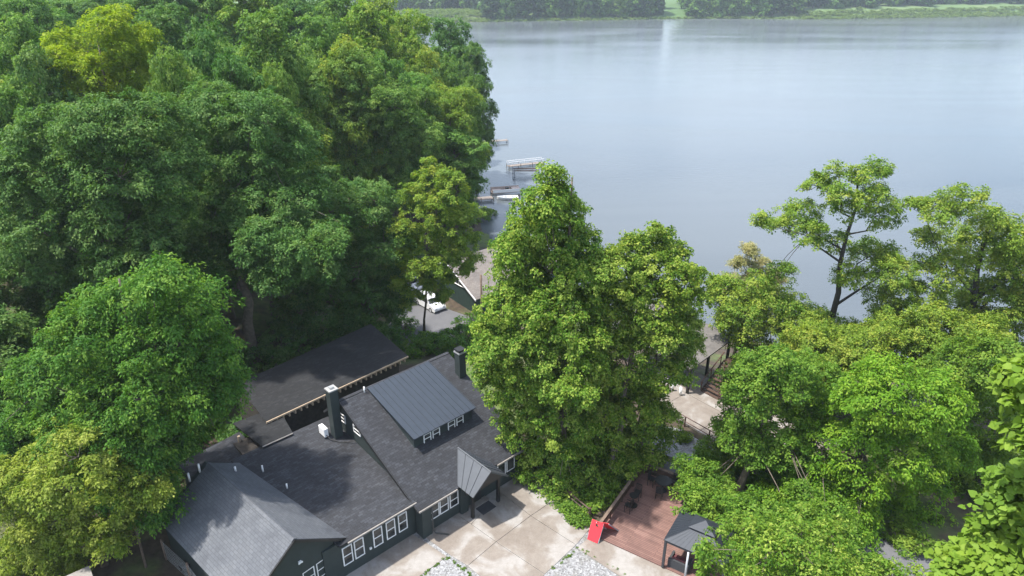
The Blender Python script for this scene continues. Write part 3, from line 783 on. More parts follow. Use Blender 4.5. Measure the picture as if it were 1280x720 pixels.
back = unit(np.array([-ud[1], ud[0], 0])); back = back if back[1] > 0 else -back
cornhole('red board with a round hole, front of the pair by the deck corner', P0, P0+back*.75+np.array([0,0,1.25]), ud, True)
cornhole('red board without a hole propped up behind its twin, sloping to the deck', P0+back*1.75+ud*.75+[0,0,.1], P0+back*.8+ud*.35+np.array([0,0,1.28]), ud*.8+back*.3, False)
# deck furniture
def chair(label, s, t, rot, grp='black metal chairs on the deck'):
    o = DF(s, t, .12); c, sn = math.cos(rot), math.sin(rot)
    f = lambda x, y, z: (o[0]+x*c-y*sn, o[1]+x*sn+y*c, .12+z)
    r = thing('deck_chair', o, label, 'chair', grp)
    mb = MB(); mb.box(-.24,.24,-.24,.24,.62,.68, f); mb.build('seat', M['black'], r)
    mb = MB(); mb.box(-.24,-.2,-.26,-.22,.68,1.25,f); mb.box(.2,.24,-.26,-.22,.68,1.25,f); mb.box(-.24,.24,-.26,-.22,1.18,1.25,f)
    for k in range(4): mb.box(-.15+k*.09,-.11+k*.09,-.25,-.23,.68,1.18,f)
    mb.build('backrest', M['black'], r)
    for x in (-.22,.22):
        mb = MB(); mb.box(x-.02,x+.02,-.2,.24,.86,.9,f); mb.build('armrest', M['black'], r)
        for y in (-.22,.22):
            mb = MB(); mb.box(x-.02,x+.02,y-.02,y+.02,0,.62,f); mb.build('leg', M['black'], r)
    return r
def rtable(label, s, t, rad, h=.95):
    o = DF(s, t, .12); r = thing('patio_table', o, label, 'table')
    mb = MB(); mb.cyl((o[0],o[1],.12+h), rad, .04, 28); mb.build('tabletop', M['black'], r)
    mb = MB(); mb.cyl((o[0],o[1],.12), .05, h, 10); mb.cyl((o[0],o[1],.12), .34, .04, 16); mb.build('pedestal', M['black'], r)
    return r
rtable('small black bistro table between two chairs by the left deck railing', 4.35, .95, .34)
chair('black chair nearest the red boards along the left railing', 3.55, .9, DF.ang-1.57+1.57)
chair('black chair beyond the bistro table along the left railing', 5.2, .9, DF.ang-1.57+3.14)
rtable('round dark table in the far corner of the deck ringed by chairs', 7.1, 2.2, .62)
for k, lb in enumerate(('black chair on the driveway side of the round corner table', 'black chair at the left of the round corner table near the rail corner', 'black chair behind the round corner table against the far rail', 'black chair at the right of the round corner table')):
    a = [(-.95,.1),( .1,-.95),(.75,.5),(-.2,1.0)][k]
    chair(lb, 7.1+a[0], 2.2+a[1], math.atan2(a[0]*DF.a[1]+a[1]*DF.n[1], a[0]*DF.a[0]+a[1]*DF.n[0])+math.pi/2)
rtable('round dark table half hidden by the maple on the right of the deck', 6.4, 4.9, .6)
for k, lb in enumerate(('black chair on the near side of the table under the maple', 'black chair between the two round deck tables')):
    a = [(-.95,-.1),(.1,-.98)][k]
    chair(lb, 6.4+a[0], 4.9+a[1], math.atan2(a[0]*DF.a[1]+a[1]*DF.n[1], a[0]*DF.a[0]+a[1]*DF.n[0])+math.pi/2)
# gazebo
GF = Frame((10.1, 34.1), DF.ang)    # s away, t right
gz = thing('gazebo', GF(1.7, 1.9, .12), 'hardtop gazebo with dark ribbed metal roof and posts on the deck', 'gazebo')
W2, D2 = 4.2, 3.6
e0 = 2.62
c4 = [GF(0,0,e0), GF(0,W2,e0), GF(D2,W2,e0), GF(D2,0,e0)]
k4 = [GF(1.35,1.5,3.42), GF(1.35,2.7,3.42), GF(2.25,2.7,3.42), GF(2.25,1.5,3.42)]
for i in range(4):
    j = (i+1) % 4
    seam_roof('roof_panel', [c4[i], c4[j], k4[j], k4[i]], .05, M['gaz_metal'], gz, .34, .025)
c5 = [GF(1.1,1.2,3.48), GF(1.1,3.0,3.48), GF(2.5,3.0,3.48), GF(2.5,1.2,3.48)]; pk = GF(1.8,2.1,3.95)
mb = MB(); mb.faces(c5+[pk], [(0,1,4),(1,2,4),(2,3,4),(3,0,4),(3,2,1,0)]); mb.build('roof_cap', M['gaz_metal'], gz)
for (s, t) in ((.12,.12),(.12,W2-.12),(D2-.12,W2-.12),(D2-.12,.12)):
    mb = MB(); mb.box(s-.08, s+.08, t-.08, t+.08, .12, e0, GF); mb.build('post', M['dkgrey'], gz)
mb = MB(); mb.box(.05,.19,.2,W2-.2,e0-.22,e0-.04,GF); mb.box(D2-.19,D2-.05,.2,W2-.2,e0-.22,e0-.04,GF); mb.box(.2,D2-.2,.05,.19,e0-.22,e0-.04,GF); mb.box(.2,D2-.2,W2-.19,W2-.05,e0-.22,e0-.04,GF)
mb.build('beam', M['dkgrey'], gz)
mb = MB(); mb.tube([GF(-.12,1.75,2.55), GF(-.15,1.75,.14)], .07, 8); mb.build('rolled_screen', M['alum'], gz, smooth=True)
mb = MB(); mb.box(.0,.03,.25,1.6,.7,2.3,GF); 
so = thing('outdoor_sofa', GF(.8, .9, .12), 'dark wicker sofa with maroon cushions under the gazebo roof', 'sofa')
mb = MB(); mb.box(.35,.5,.35,1.75,.12,.85,GF); mb.box(.5,1.35,.35,.5,.12,.7,GF); mb.box(.5,1.35,1.6,1.75,.12,.7,GF); mb.box(.5,1.35,.5,1.6,.12,.4,GF); mb.build('frame', M['dkgrey'], so)
mb = MB(); mb.box(.5,1.3,.52,1.58,.4,.55,GF); mb.build('cushion', M['cushion'], so, bevel=.04)
mb = MB(); mb.box(.5,.62,.52,1.58,.56,.95,GF); mb.build('cushion', M['cushion'], so, bevel=.04)

# ---------------------------------------------------------------- brown rail, pavilion, stairs, boathouse
mr_ = thing('metal_railing', PF(2, 0, 0), 'brown two bar metal railing at the edge of the patio', 'railing')
for z in (.55, 1.05):
    mb = MB(); mb.tube([PF(-7,-.3,z), PF(11,-.3,z)], .05, 6); mb.build('rail', M['rust'], mr_)
for k in range(8):
    p = PF(-7+k*2.57, -.3, 0); mb = MB(); mb.box(p[0]-.05,p[0]+.05,p[1]-.05,p[1]+.05,0,1.08); mb.build('post', M['rust'], mr_)
VF = Frame(at(838,480,0)[:2], PF.ang)
pv = thing('pavilion', VF(-2, -3, 0), 'open pavilion with weathered grey roof and dark posts beyond the patio', 'pavilion')
mb = MB(); mb.slab([VF(-8.5,.5,3.0), VF(2.4,.5,3.0), VF(2.4,-6.5,4.1), VF(-8.5,-6.5,4.1)], .14); mb.build('roof', plain('weathered_pavilion_roof', (.095,.088,.082), .85, .25, 2), pv)
for s in (-8,-5,-2,0,2.1):
    for t in (.1,-6):
        mb = MB(); mb.box(s-.11,s+.11,t-.11,t+.11,-2,3.0 if t > 0 else 3.85,VF); mb.build('post', M['black'], pv)
mb = MB(); mb.box(-8.3,2.3,-.02,.2,2.7,2.9,VF); mb.build('beam', M['black'], pv)
for s in (.9, 1.9):
    mb = MB(); p = VF(s, .9, 0); mb.cyl(p, .13, .95, 10)
    tag(mb.build('bollard', M['white'], None, p, True), 'white post standing beside the dark pavilion posts', 'post', 'white posts by the pavilion')
st = thing('staircase', VF(4.2, -3, 0), 'brown wooden staircase with handrails climbing beside the pavilion', 'stairs')
for k in range(9):
    mb = MB(); mb.box(2.7, 4.6, -1.2-k*.34, -1.56-k*.34, .05+k*.24, .12+k*.24, VF); mb.build('step', M['brownwood'], st)
for s in (2.66, 4.64):
    mb = MB(); mb.tube([VF(s,-1.1,-.15), VF(s,-4.4,2.1)], .09, 4); mb.build('stringer', M['brownwood'], st)
    mb = MB(); mb.tube([VF(s,-1.1,1.0), VF(s,-4.4,3.2)], .06, 6); mb.build('handrail', M['rust'], st)
    for k in (0, 4, 8):
        mb = MB(); mb.tube([VF(s,-1.2-k*.34-.1,.1+k*.24), VF(s,-1.2-k*.34-.1,1.1+k*.24)], .05, 6); mb.build('baluster', M['rust'], st)
mb = MB(); mb.box(2.7, 5.4, -4.3, -6.6, 2.2, 2.32, VF); mb.build('landing', M['brownwood'], st)
for s, t in ((2.8,-6.4),(5.3,-6.4),(5.3,-4.5)):
    mb = MB(); mb.box(s-.08,s+.08,t-.08,t+.08,-3,2.2,VF); mb.build('post', M['brownwood'], st)
mb = MB(); mb.box(4.7,4.76,-4.6,-5.8,2.5,3.2,VF); mb.build('panel', M['yellow'], st)
# boathouse
EL = np.array(at(528,334,-1)); ER = np.array(at(597,372,-1))
BF = Frame((EL[0], EL[1]), math.atan2(ER[1]-EL[1], ER[0]-EL[0]))      # s along the gable wall left to right, t outward (towards house)
bw = float(np.linalg.norm(ER-EL)); bd = 15
bh = thing('boathouse', BF(bw/2, -bd/2, -4.2), 'dark green boathouse with white gable trim and tan roof by the water', 'boathouse')
prof = [(0.3,-4.4),(bw-.3,-4.4),(bw-.3,-1.15),(bw/2,1.95),(.3,-1.15)]
A = [BF(s,0,z) for s, z in prof]; B = [BF(s,-bd,z) for s, z in prof]; n = 5
mb = MB(); mb.faces(A+B, [tuple(range(n)), tuple(range(2*n-1,n-1,-1))]+[(i,(i+1)%n,n+(i+1)%n,n+i) for i in range(n)]); mb.build('wall', plain('boathouse_green', (.02,.042,.036), .7, .15, 2), bh)
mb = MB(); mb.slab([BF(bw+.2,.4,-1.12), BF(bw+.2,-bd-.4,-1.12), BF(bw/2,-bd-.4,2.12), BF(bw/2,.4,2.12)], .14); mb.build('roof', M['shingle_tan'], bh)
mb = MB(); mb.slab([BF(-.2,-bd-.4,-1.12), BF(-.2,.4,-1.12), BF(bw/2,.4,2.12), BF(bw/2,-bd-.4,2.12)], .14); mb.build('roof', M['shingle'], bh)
for s0, s1 in ((-.2, bw/2), (bw+.2, bw/2)):
    mb = MB(); p, q = np.array(BF(s0,.41,-1.18)), np.array(BF(s1,.41,2.06)); nn = np.array(BF.n+(0,))*.08
    mb.hexa([tuple(x) for x in (p-[0,0,.16], q-[0,0,.16], q-[0,0,.16]+nn, p-[0,0,.16]+nn, p+[0,0,.05], q+[0,0,.05], q+[0,0,.05]+nn, p+[0,0,.05]+nn)]); mb.build('rake_trim', M['white'], bh)
mb = MB(); s0, s1 = bw*.5+.3, bw*.5+3.6; zz = lambda s: 1.95-(s-bw/2)*(3.1/(bw/2))-.55
fr_ = [(s0,-.6),(s1,-.6),(s1,max(-.45,zz(s1))),(s0,zz(s0))]
mb.faces([BF(s,.06,z) for s, z in fr_], [(0,1,2,3)]); pane = MB(); 
wv = MB()
for i in range(4):
    (a0,b0_), (a1,b1_) = fr_[i], fr_[(i+1) % 4]; wv.tube([BF(a0,.08,b0_), BF(a1,.08,b1_)], .07, 4)
for k in (1,2): s = s0+(s1-s0)*k/3; wv.tube([BF(s,.08,-.6), BF(s,.08,zz(s))], .05, 4)
w_ = wv.build('window', M['white'], bh); mb.build('pane', M['glass'], w_)
mb = MB(); mb.box(1,3.2,0.004,.06,-4.3,-2.2,BF); mb.build('door', M['brownwood'], bh)
mb = MB(); mb.cyl(BF(bw+1.6,.6,-4.6), .13, 7.5, 8); tag(mb.build('utility_pole', M['fencewood'], None, BF(bw+1.6,.6,-4.6), True), 'slim wooden pole rising at the right corner of the boathouse', 'pole')

# ---------------------------------------------------------------- cars, boats, docks
def car(label, loc, ang, L0=4.7, W0=1.85, H0=1.7):
    F_ = Frame(loc[:2], ang); z = loc[2]; g = lambda s, t, h: F_(s, t, z+h)
    r = thing('parked_car', loc, label, 'car', 'cars parked by the boathouse')
    low = [(-L0/2,.35),(-L0/2,.85),(-L0/2+.1,1.0),(L0/2-1.15,1.02),(L0/2-.15,.85),(L0/2,.6),(L0/2,.35)]
    cab = [(-L0/2+.1,1.0),(-L0/2+.35,H0-.08),(-L0/2+.7,H0),(.35,H0),(.75,H0-.08),(L0/2-1.25,1.02)]
    mb = MB()
    def ext(prof, w0, w1):
        n = len(prof); zs = [p[1] for p in prof]; zl, zh = min(zs), max(zs)
        A = [g(s, -(w0+(w1-w0)*(h-zl)/(zh-zl)), h) for s, h in prof]; B = [g(s, (w0+(w1-w0)*(h-zl)/(zh-zl)), h) for s, h in prof]
        mb.faces(A+B, [tuple(range(n)), tuple(range(2*n-1,n-1,-1))]+[(i,(i+1)%n,n+(i+1)%n,n+i) for i in range(n)])
    ext(low, W0/2, W0/2*.97); ext(cab, W0/2*.96, W0/2*.8); mb.build('body', M['carwhite'], r, bevel=.05)
    mb = MB(); mb.faces([g(.79,-.68,H0-.12), g(.79,.68,H0-.12), g(L0/2-1.2,.78,1.06), g(L0/2-1.2,-.78,1.06)], [(0,1,2,3)]); mb.build('windscreen', M['glass'], r)
    mb = MB(); mb.faces([g(-L0/2+.08,-.7,1.08), g(-L0/2+.08,.7,1.08), g(-L0/2+.3,.62,H0-.14), g(-L0/2+.3,-.62,H0-.14)], [(0,1,2,3)]); mb.build('rear_window', M['glass'], r)
    for sd in (-1,1):
        mb = MB(); y0, y1 = sd*(W0/2*.955+.01), sd*(W0/2*.83+.015)
        mb.faces([g(-L0/2+.5,y0,1.08), g(L0/2-1.5,y0,1.08), g(.62,y1,H0-.14), g(-L0/2+.65,y1,H0-.14)], [(0,1,2,3)]); mb.build('side_window', M['glass'], r)
        mb = MB(); mb.box(L0/2-.02,L0/2+.03,sd*.62-.16,sd*.62+.16,.62,.78,lambda a,b,c: g(a,b,c)); mb.build('headlight', M['alum'], r)
        for s in (-L0/2+.9, L0/2-.9):
            mb = MB(); mb.tube([g(s, sd*(W0/2-.2), .34), g(s, sd*(W0/2+.02), .34)], .34, 18); w = mb.build('wheel', M['rubber'], r, smooth=False)
            mb = MB(); mb.tube([g(s, sd*(W0/2+.0), .34), g(s, sd*(W0/2+.03), .34)], .2, 14); mb.build('rim', M['alum'], w)
    return r
p = at(512,362,-3.0); car('white car parked deeper in the shade left of the boathouse', (p[0],p[1],float(ground_z(p[0],p[1]))+.02), R(-48))
p = at(537,379,-3.0); car('white car parked nearest to the boathouse gable behind thin trunks', (p[0],p[1],float(ground_z(p[0],p[1]))+.02), R(-48))
def dock(label, a, b, w, grp='docks along the left shore', rails=False, z=-5.45):
    a = np.array(a+(z,)); b = np.array(b+(z,)); e = unit(b-a); n = np.array([-e[1], e[0], 0])*w/2; L0 = np.linalg.norm(b-a)
    r = thing('dock', tuple((a+b)/2), label, 'dock', grp)
    mb = MB(); mb.hexa([tuple(x) for x in (a-n-[0,0,.12], b-n-[0,0,.12], b+n-[0,0,.12], a+n-[0,0,.12], a-n, b-n, b+n, a+n)]); mb.build('decking', M['dockwood'], r)
    k = int(L0/2.4)
    for i in range(k+1):
        for sg in (-1,1):
            p = a+(b-a)*i/k+n*sg; mb = MB(); mb.cyl((p[0],p[1],-8), .08, 2.9, 8); mb.build('post', M['dockwood'], r)
    if rails:
        for sg in (-1, 1):
            mb = MB()
            for h in (.5, 1.0): mb.tube([a+n*sg+[0,0,h], b+n*sg+[0,0,h]], .05, 5)
            for i in range(k*2+1): p = a+(b-a)*i/(2*k)+n*sg; mb.tube([p, p+[0,0,1.0]], .04, 5)
            mb.build('handrail', M['white'], r)
    return r
dock('long narrow dock farthest out on the left shore', (-13.5,183.5), (-1.3,186.8), 1.5, z=-5.3)
dock('dock with white handrails in front of the boat lift', (-1,160), (7.5,163.5), 1.5, rails=True)
dock('wide pale dock running out to the pontoon boat', (-14,132.5), (-4.0,135.2), 1.8)
lf = thing('boat_lift', (3.4,154,-6), 'metal boat lift frame with brown bunks standing in the water', 'boat lift')
for x, y in ((.6,152.5),(6.2,154.0),(.2,155.3),(5.8,156.8)):
    mb = MB(); mb.cyl((x,y,-8), .09, 3.6, 8); mb.build('post', M['grey'], lf)
mb = MB(); mb.box(.3,6.2,153.5,153.8,-5.0,-4.8); mb.build('bunk', M['rust'], lf)
mb = MB(); mb.box(.3,6.2,155.3,155.6,-5.0,-4.8); mb.build('bunk', M['rust'], lf)
mb = MB(); mb.box(.2,.4,152.5,155.3,-5.1,-4.95); mb.build('cross_beam', M['grey'], lf)
mb = MB(); mb.box(5.9,6.1,154,156.8,-5.1,-4.95); mb.build('cross_beam', M['grey'], lf)
pb = thing('pontoon_boat', (-1.2,140.0,-6), 'tan pontoon boat moored at the end of the pale dock', 'boat')
PFm = Frame((-1.2,140.0), R(14)); g = lambda s, t, z: PFm(s, t, z-6)
for t in (-.9,.9):
    mb = MB(); mb.tube([g(-3.2,t,.1), g(2.8,t,.1), g(3.4,t,.25)], [.32,.32,.08], 12); mb.build('pontoon', M['alum'], pb, smooth=True)
mb = MB(); mb.box(-3.3,3.2,-1.25,1.25,.42,.52,g); mb.build('deck', M['boatcover'], pb)
for sd in (-1,1):
    mb = MB(); mb.box(-3.2,3.0,sd*1.2-.03,sd*1.2+.03,.52,1.15,g); mb.build('side_panel', M['boatcover'] if sd < 0 else M['white'], pb)
mb = MB(); mb.box(-3.1,-1.2,-.3,1.1,.52,.95,g); mb.build('seat', M['boatcover'], pb)
mb = MB(); mb.box(1.2,2.9,-1.1,.4,.52,.95,g); mb.build('seat', M['boatcover'], pb)
mb = MB(); mb.box(-.3,.4,.2,.9,.52,1.4,g); mb.build('console', M['dkgrey'], pb)
def skiff(label, loc, ang, L0=4.6, W0=1.8, name='motorboat'):
    F_ = Frame(loc[:2], ang); r = thing(name, loc, label, 'boat')
    mb = MB(); sec = []
    for f, w, d in ((0,.85,.3),(.35,1,.32),(.7,.85,.3),(.9,.45,.2),(1,.03,.05)):
        s = -L0/2+f*L0; h = .55+.2*f*f
        sec.append([F_(s,-W0/2*w,loc[2]+h),F_(s,-W0/2*w*.75,loc[2]+.15),F_(s,0,loc[2]-d+.15),F_(s,W0/2*w*.75,loc[2]+.15),F_(s,W0/2*w,loc[2]+h)])
    V = [p for s in sec for p in s]; fs = [(i*5+j,i*5+j+1,(i+1)*5+j+1,(i+1)*5+j) for i in range(4) for j in range(4)]+[(0,1,2,3,4)]
    mb.faces(V, fs); ob = mb.build('hull', M['white'], r); sm = ob.modifiers.new('t','SOLIDIFY'); sm.thickness = .05
    mb = MB(); mb.box(-L0*.45,L0*.3,-W0*.36,W0*.36,loc[2]+.18,loc[2]+.24,lambda a,b,c:F_(a,b,c)); mb.build('floor', M['alum'], r)
    for s in (-.25*L0,.08*L0):
        mb = MB(); mb.box(s-.2,s+.2,-W0*.4,W0*.4,loc[2]+.42,loc[2]+.5,lambda a,b,c:F_(a,b,c)); mb.build('bench', M['grey'], r)
    mb = MB(); mb.box(-L0/2-.3,-L0/2+.02,-.16,.16,loc[2]+.2,loc[2]+.95,lambda a,b,c:F_(a,b,c)); mb.build('outboard_motor', M['black'], r, bevel=.04)
    return r
skiff('white open motorboat moored in front of the pontoon boat', (-.9,135.6,-6), R(188), 4.4)
skiff('small white boat half hidden by shore leaves below the far dock', (-6.6,174.0,-6), R(20), 4.2, name='rowboat')

# ---------------------------------------------------------------- trees
RNG = np.random.default_rng(11)
def depth_of(p): return p[1]*math.cos(PITCH)+(CAM_Z-p[2])*math.sin(PITCH)
def surveyed(spots, y, back=1, deep=.8, sq=.9, k_=1.0, sub=2):
    """crown lobes of a surveyed tree: sight-line point and size at the tree's distance, with more of the crown behind"""
    out = []
    for k, sp in enumerate(spots):
        u, v, r = sp[:3]; yy = sp[3] if len(sp) > 3 else y+RNG.normal()*.9
        p = at_y(u, v, yy); rr = k_*r*depth_of(p)/FOC
        out.append((p[0], p[1], p[2], rr, rr, rr*sq))
        for b in range(sub):
            q = RNG.normal(size=3); q[1] -= .5; q[2] += .25; q = q/np.linalg.norm(q)*rr*(.8+.25*RNG.random()); r2 = rr*(.36+.2*RNG.random())
            out.append((p[0]+q[0], p[1]+q[1], p[2]+q[2]*.9, r2, r2, r2*.85))
        for b in range(back):
            q = RNG.normal(size=3)*rr*.35
            out.append((p[0]+q[0], p[1]+rr*deep*(1.1+b)+q[1], p[2]+q[2]*.6, rr*.9, rr*.9, rr*.8))
    return out
def gz_at(x, y): return float(ground_z(x, y))
# two linden-like trees between house and deck
LB = dict(leaf=.17, wid=.72, droop=.45, bough_r=.66, dens=1.35, sprays=14, leaves=13, spray_r=.27, updir=.45, ragged=.3)
make_tree('linden_tree', 'tallest pointed yellow green tree beside the house, left of its rounder twin', 'tree', (4.0,43.8,0),
  surveyed([(686,218,11),(684,240,17),(672,262,24),(704,262,22),(660,292,26),(690,290,32),(722,303,22),(640,315,18),(652,340,32),(690,342,40),(730,350,28),(632,385,28),
            (666,400,42),(715,400,40),(622,430,28),(660,460,44),(710,460,44),(622,485,24),(655,520,36),(700,520,44),(680,570,36),(722,570,36),(738,612,22),(700,608,26,42),(726,626,20,41.5),(741,640,13,41),(675,600,18,42.5),(710,600,24),(748,328,14),(752,370,20),(605,455,12),(612,420,14)], 43.5, 1, .7),
  LM['linden'], RNG, .34, (4.0,44.2,24.5), tips=.16, nbough=60, **LB)
make_tree('linden_tree', 'shorter rounder one of the two yellow green trees, on the side of the patio', 'tree', (7.9,43.2,0),
  surveyed([(816,296,13),(792,312,18),(836,317,20),(775,345,28),(815,345,32),(850,352,24),(868,345,12),(758,395,34),(805,395,40),(838,394,27),(770,450,42),(820,450,42),(828,440,17),
            (760,510,42),(802,510,36),(770,560,38),(812,555,26),(744,592,30),(782,592,22),(735,622,16),(722,640,10),(764,325,16),(870,375,14),(858,408,16),(850,432,12)], 44.8, 1, .7),
  LM['linden'], RNG, .30, (9.8,45.6,19.5), tips=.12, nbough=60, **LB)
# right-hand group
OB = dict(leaf=.185, wid=.6, droop=.2, bough_r=.75, dens=1.05, sprays=13, leaves=12, spray_r=.32, ragged=.35)
make_tree('oak_tree', 'open tall oak with dark bare trunk standing clear against the lake right of centre', 'tree', (31.0,58.5,gz_at(31,58.5)),
  surveyed([(1050,232,26),(1088,214,15),(1068,252,22),(1022,232,15),(1100,268,20),(1000,268,20),(976,280,12),(952,274,8),(1010,295,16),(1085,322,26),(1040,300,13),(1110,335,18),(1060,345,16),(1100,240,12),(975,335,9)], 58, 0, k_=1.05, sub=2),
  LM['oaklight'], RNG, .42, (30.3,58.3,20.6), M['barkdark'], nbough=40, **OB)
make_tree('oak_tree', 'broad spreading oak at the right edge with long crooked limbs over the lake', 'tree', (43.0,56,gz_at(43,56)),
  surveyed([(1205,252,20),(1176,270,18),(1148,256,10),(1235,272,18),(1158,298,14),(1222,318,28),(1186,338,28),(1262,298,18),(1278,340,28),(1244,378,28),(1150,376,24),(1205,398,28),(1128,345,18),(1112,385,20),(1290,395,20),(1287,290,20),(1296,330,26),(1292,370,26),(1272,420,24),(1120,330,12),(1100,410,24),(1150,425,26),(1230,430,28)], 55, 1, k_=1.02),
  LM['oaklight'], RNG, .55, (41.5,56,17.5), M['barkdark'], nbough=50, **OB)
make_tree('maple_tree', 'yellow green maple beside the pavilion in front of the pale pine', 'tree', (23.5,60,gz_at(23.5,60)),
  surveyed([(905,376,16),(935,395,26),(965,380,20),(990,402,24),(932,415,20),(960,430,28),(1002,440,26),(908,404,10),(1022,432,24,55),(1075,432,22,55),(955,458,18),(1010,410,20),(1022,405,14),(905,360,12),(960,360,14)], 58, 1, k_=1.22),
  LM['oaklight'], RNG, .3, None, tips=.12, **OB)
make_tree('pine_tree', 'pale feathery pine top rising between the maple and the open oak', 'tree', (25.5,68,gz_at(25.5,68)),
  surveyed([(938,312,9),(926,330,12),(952,330,12),(912,350,13),(940,352,16),(966,348,12),(900,366,10),(930,375,20),(960,372,18)], 67, 0, sq=.45),
  LM['pinepale'], RNG, .2, None, leaf=.34, wid=.2, droop=.1, bough_r=.7, dens=1.6, sprays=11, leaves=14, spray_r=.34, ragged=.4)
MB_ = dict(leaf=.175, wid=.7, droop=.3, bough_r=.72, dens=1.15, sprays=14, leaves=13, spray_r=.3, ragged=.28)
make_tree('maple_tree', 'dense green maple hanging over the deck table and gazebo', 'tree', (17.5,41,0),
  surveyed([(938,503,24),(940,482,32),(985,470,32),(925,548,20),(942,552,36),(980,540,42),(880,592,22),(874,600,18,39.5),(878,622,22,37.5),(872,640,12,37),(892,645,22,36.5),(930,648,24,34),(972,655,24,33.5),(1012,655,24,33.5),(1045,650,22,33.5),(900,620,26),(918,608,36),(965,610,38),(1000,585,28),(893,645,20),(862,600,10),(932,652,22),(975,652,22),(1025,470,24)], 41.5, 1, .7),
  LM['maple'], RNG, .32, None, **MB_)
make_tree('box_elder_tree', 'bright green box elder with layered sprays right of the gazebo maple', 'tree', (24.5,40.5,0),
  surveyed([(1062,508,36),(1110,498,40),(1160,500,34),(1032,556,30),(1080,566,42),(1130,566,36),(1052,612,32),(1036,640,18),(1180,552,28),(1105,470,24),(1150,610,26),(1105,640,20),(1130,650,22),(1160,665,22),(1020,600,26),(1020,640,24,37),(1052,660,20,36.5),(1075,648,20,37),(1142,684,16,36.5),(985,645,26,38),(1030,660,24,37.5),(1068,660,20,37.5)], 39.5, 1, .6),
  LM['boxelder'], RNG, .3, None, leaf=.22, wid=.5, droop=.55, bough_r=.85, dens=.95, sprays=14, leaves=12, spray_r=.34, ragged=.3)
make_tree('box_elder_tree', 'leafy box elder by the right edge behind the large leaved tree', 'tree', (33.0,43,0),
  surveyed([(1205,468,32),(1250,460,38),(1220,518,42),(1262,540,42),(1192,560,30),(1232,598,38),(1182,640,30),(1152,652,22),(1275,600,30)], 42, 1, .7),
  LM['maple'], RNG, .3, None, **MB_)
make_tree('maple_tree', 'full yellow green maple in the gap between the open oak and the box elder', 'tree', (29.0,52,0),
  surveyed([(1010,470,24),(1050,455,28),(1090,440,26),(1130,450,28),(1170,435,26),(1070,480,26),(1210,440,22),(1140,410,22),(1112,425,20),(1060,462,24),(1010,435,26),(1180,415,24),(1230,425,26)], 50, 1, k_=1.15),
  LM['oaklight'], RNG, .28, None, **MB_)
make_tree('catalpa_tree', 'large leaved pale green catalpa filling the bottom right corner', 'tree', (20.5,15.5,0),
  surveyed([(1215,715,32),(1258,695,32),(1295,725,50),(1188,738,18),(1318,480,34),(1326,540,38),(1335,600,36),(1335,660,46)], 17, 1, .6, k_=1),
  LM['catalpa'], RNG, .3, (20.2,17,19), leaf=.24, wid=.95, droop=.35, bough_r=.5, dens=3.6, sprays=11, leaves=6, spray_r=.32, heart=True, updir=.8, ragged=.2)
make_tree('mulberry_tree', 'drooping small leaved yellow green tree along the bottom edge in front of the gazebo', 'tree', (16.5,27.5,0),
  surveyed([(925,700,22),(960,690,26),(1000,690,26),(1040,705,24),(900,718,16),(980,725,30),(1030,735,26),(1070,722,22),(885,690,8),(962,672,20,29.5),(1002,668,22,30),(1042,676,22,30),(1078,694,18,30),(1110,735,24),(1145,728,22),(1050,712,20)], 28, 1, .6),
  LM['linden'], RNG, .22, None, leaf=.2, wid=.5, droop=.6, bough_r=.65, dens=1.1, sprays=10, leaves=9, spray_r=.28, ragged=.45)
# left front
make_tree('locust_tree', 'bright green drooping locust leaning over the left wing roof', 'tree', (-26.5,38.5,gz_at(-26.5,38.5)),
  surveyed([(200,350,24),(170,380,32),(228,388,30),(140,430,40),(195,440,44),(245,440,30),(105,490,40),(170,500,48),(230,500,42),(268,490,22),(150,560,42,35.5),(196,558,32,36),(240,538,16,37.5),(175,600,32,35),(200,600,15,36),(120,400,26),(90,540,34,36),(262,440,24),(268,470,22),(60,480,36,38),(40,540,30,37),(95,430,30),(218,562,16,36.5),(250,515,18,38),(190,632,20,35),(120,565,34,36),(150,615,20,35)], 37.5, 1, .7, k_=1.1),
  LM['locust'], RNG, .34, None, leaf=.22, wid=.45, droop=.6, bough_r=.85, dens=.95, sprays=14, leaves=13, spray_r=.36, ragged=.3)
make_tree('maple_tree', 'yellowish small maple in the lower left corner above the shed', 'tree', (-28.0,34.5,0),
  surveyed([(82,550,20),(45,590,32),(95,598,36),(150,596,26),(30,640,34),(75,648,38),(130,638,32),(178,612,18),(60,690,24),(20,690,24),(110,672,22),(12,600,22),(150,655,22),(165,625,20),(140,685,12),(90,700,16)], 33.5, 1, .7, k_=1.1),
  LM['yellowgreen'], RNG, .24, None, leaf=.19, wid=.5, droop=.5, bough_r=.62, dens=1.25, sprays=13, leaves=12, spray_r=.27, ragged=.32)
DB = dict(leaf=.22, wid=.55, droop=.3, bough_r=.85, dens=.9, sprays=14, leaves=13, spray_r=.36, ragged=.3)
make_tree('oak_tree', 'great dark blue green oak at the left edge behind the locust', 'tree', (-35.0,53,gz_at(-35,53)),
  surveyed([(60,172,36),(120,160,38),(180,152,32),(218,192,26),(30,222,38),(90,222,42),(150,222,42),(205,232,32),(40,282,38),(100,282,42),(160,282,42),(216,268,18),(20,342,38),(70,340,42),(125,335,30),(30,400,38),(78,400,32),(20,455,34),(62,460,30),(15,510,30,46),(110,400,26),(100,370,26),(150,330,26),(190,310,22)], 53, 1, k_=1.1),
  LM['dark'], RNG, .55, None, **DB)
make_tree('hickory_tree', 'yellow lime crown glowing at the upper left among dark trees', 'tree', (-42.0,73,gz_at(-42,73)),
  surveyed([(130,30,20),(95,52,22),(152,60,24),(72,76,18),(120,90,26),(165,86,18),(180,46,14),(100,115,20),(150,118,18)], 72, 1),
  LM['lime'], RNG, .4, None, **DB)
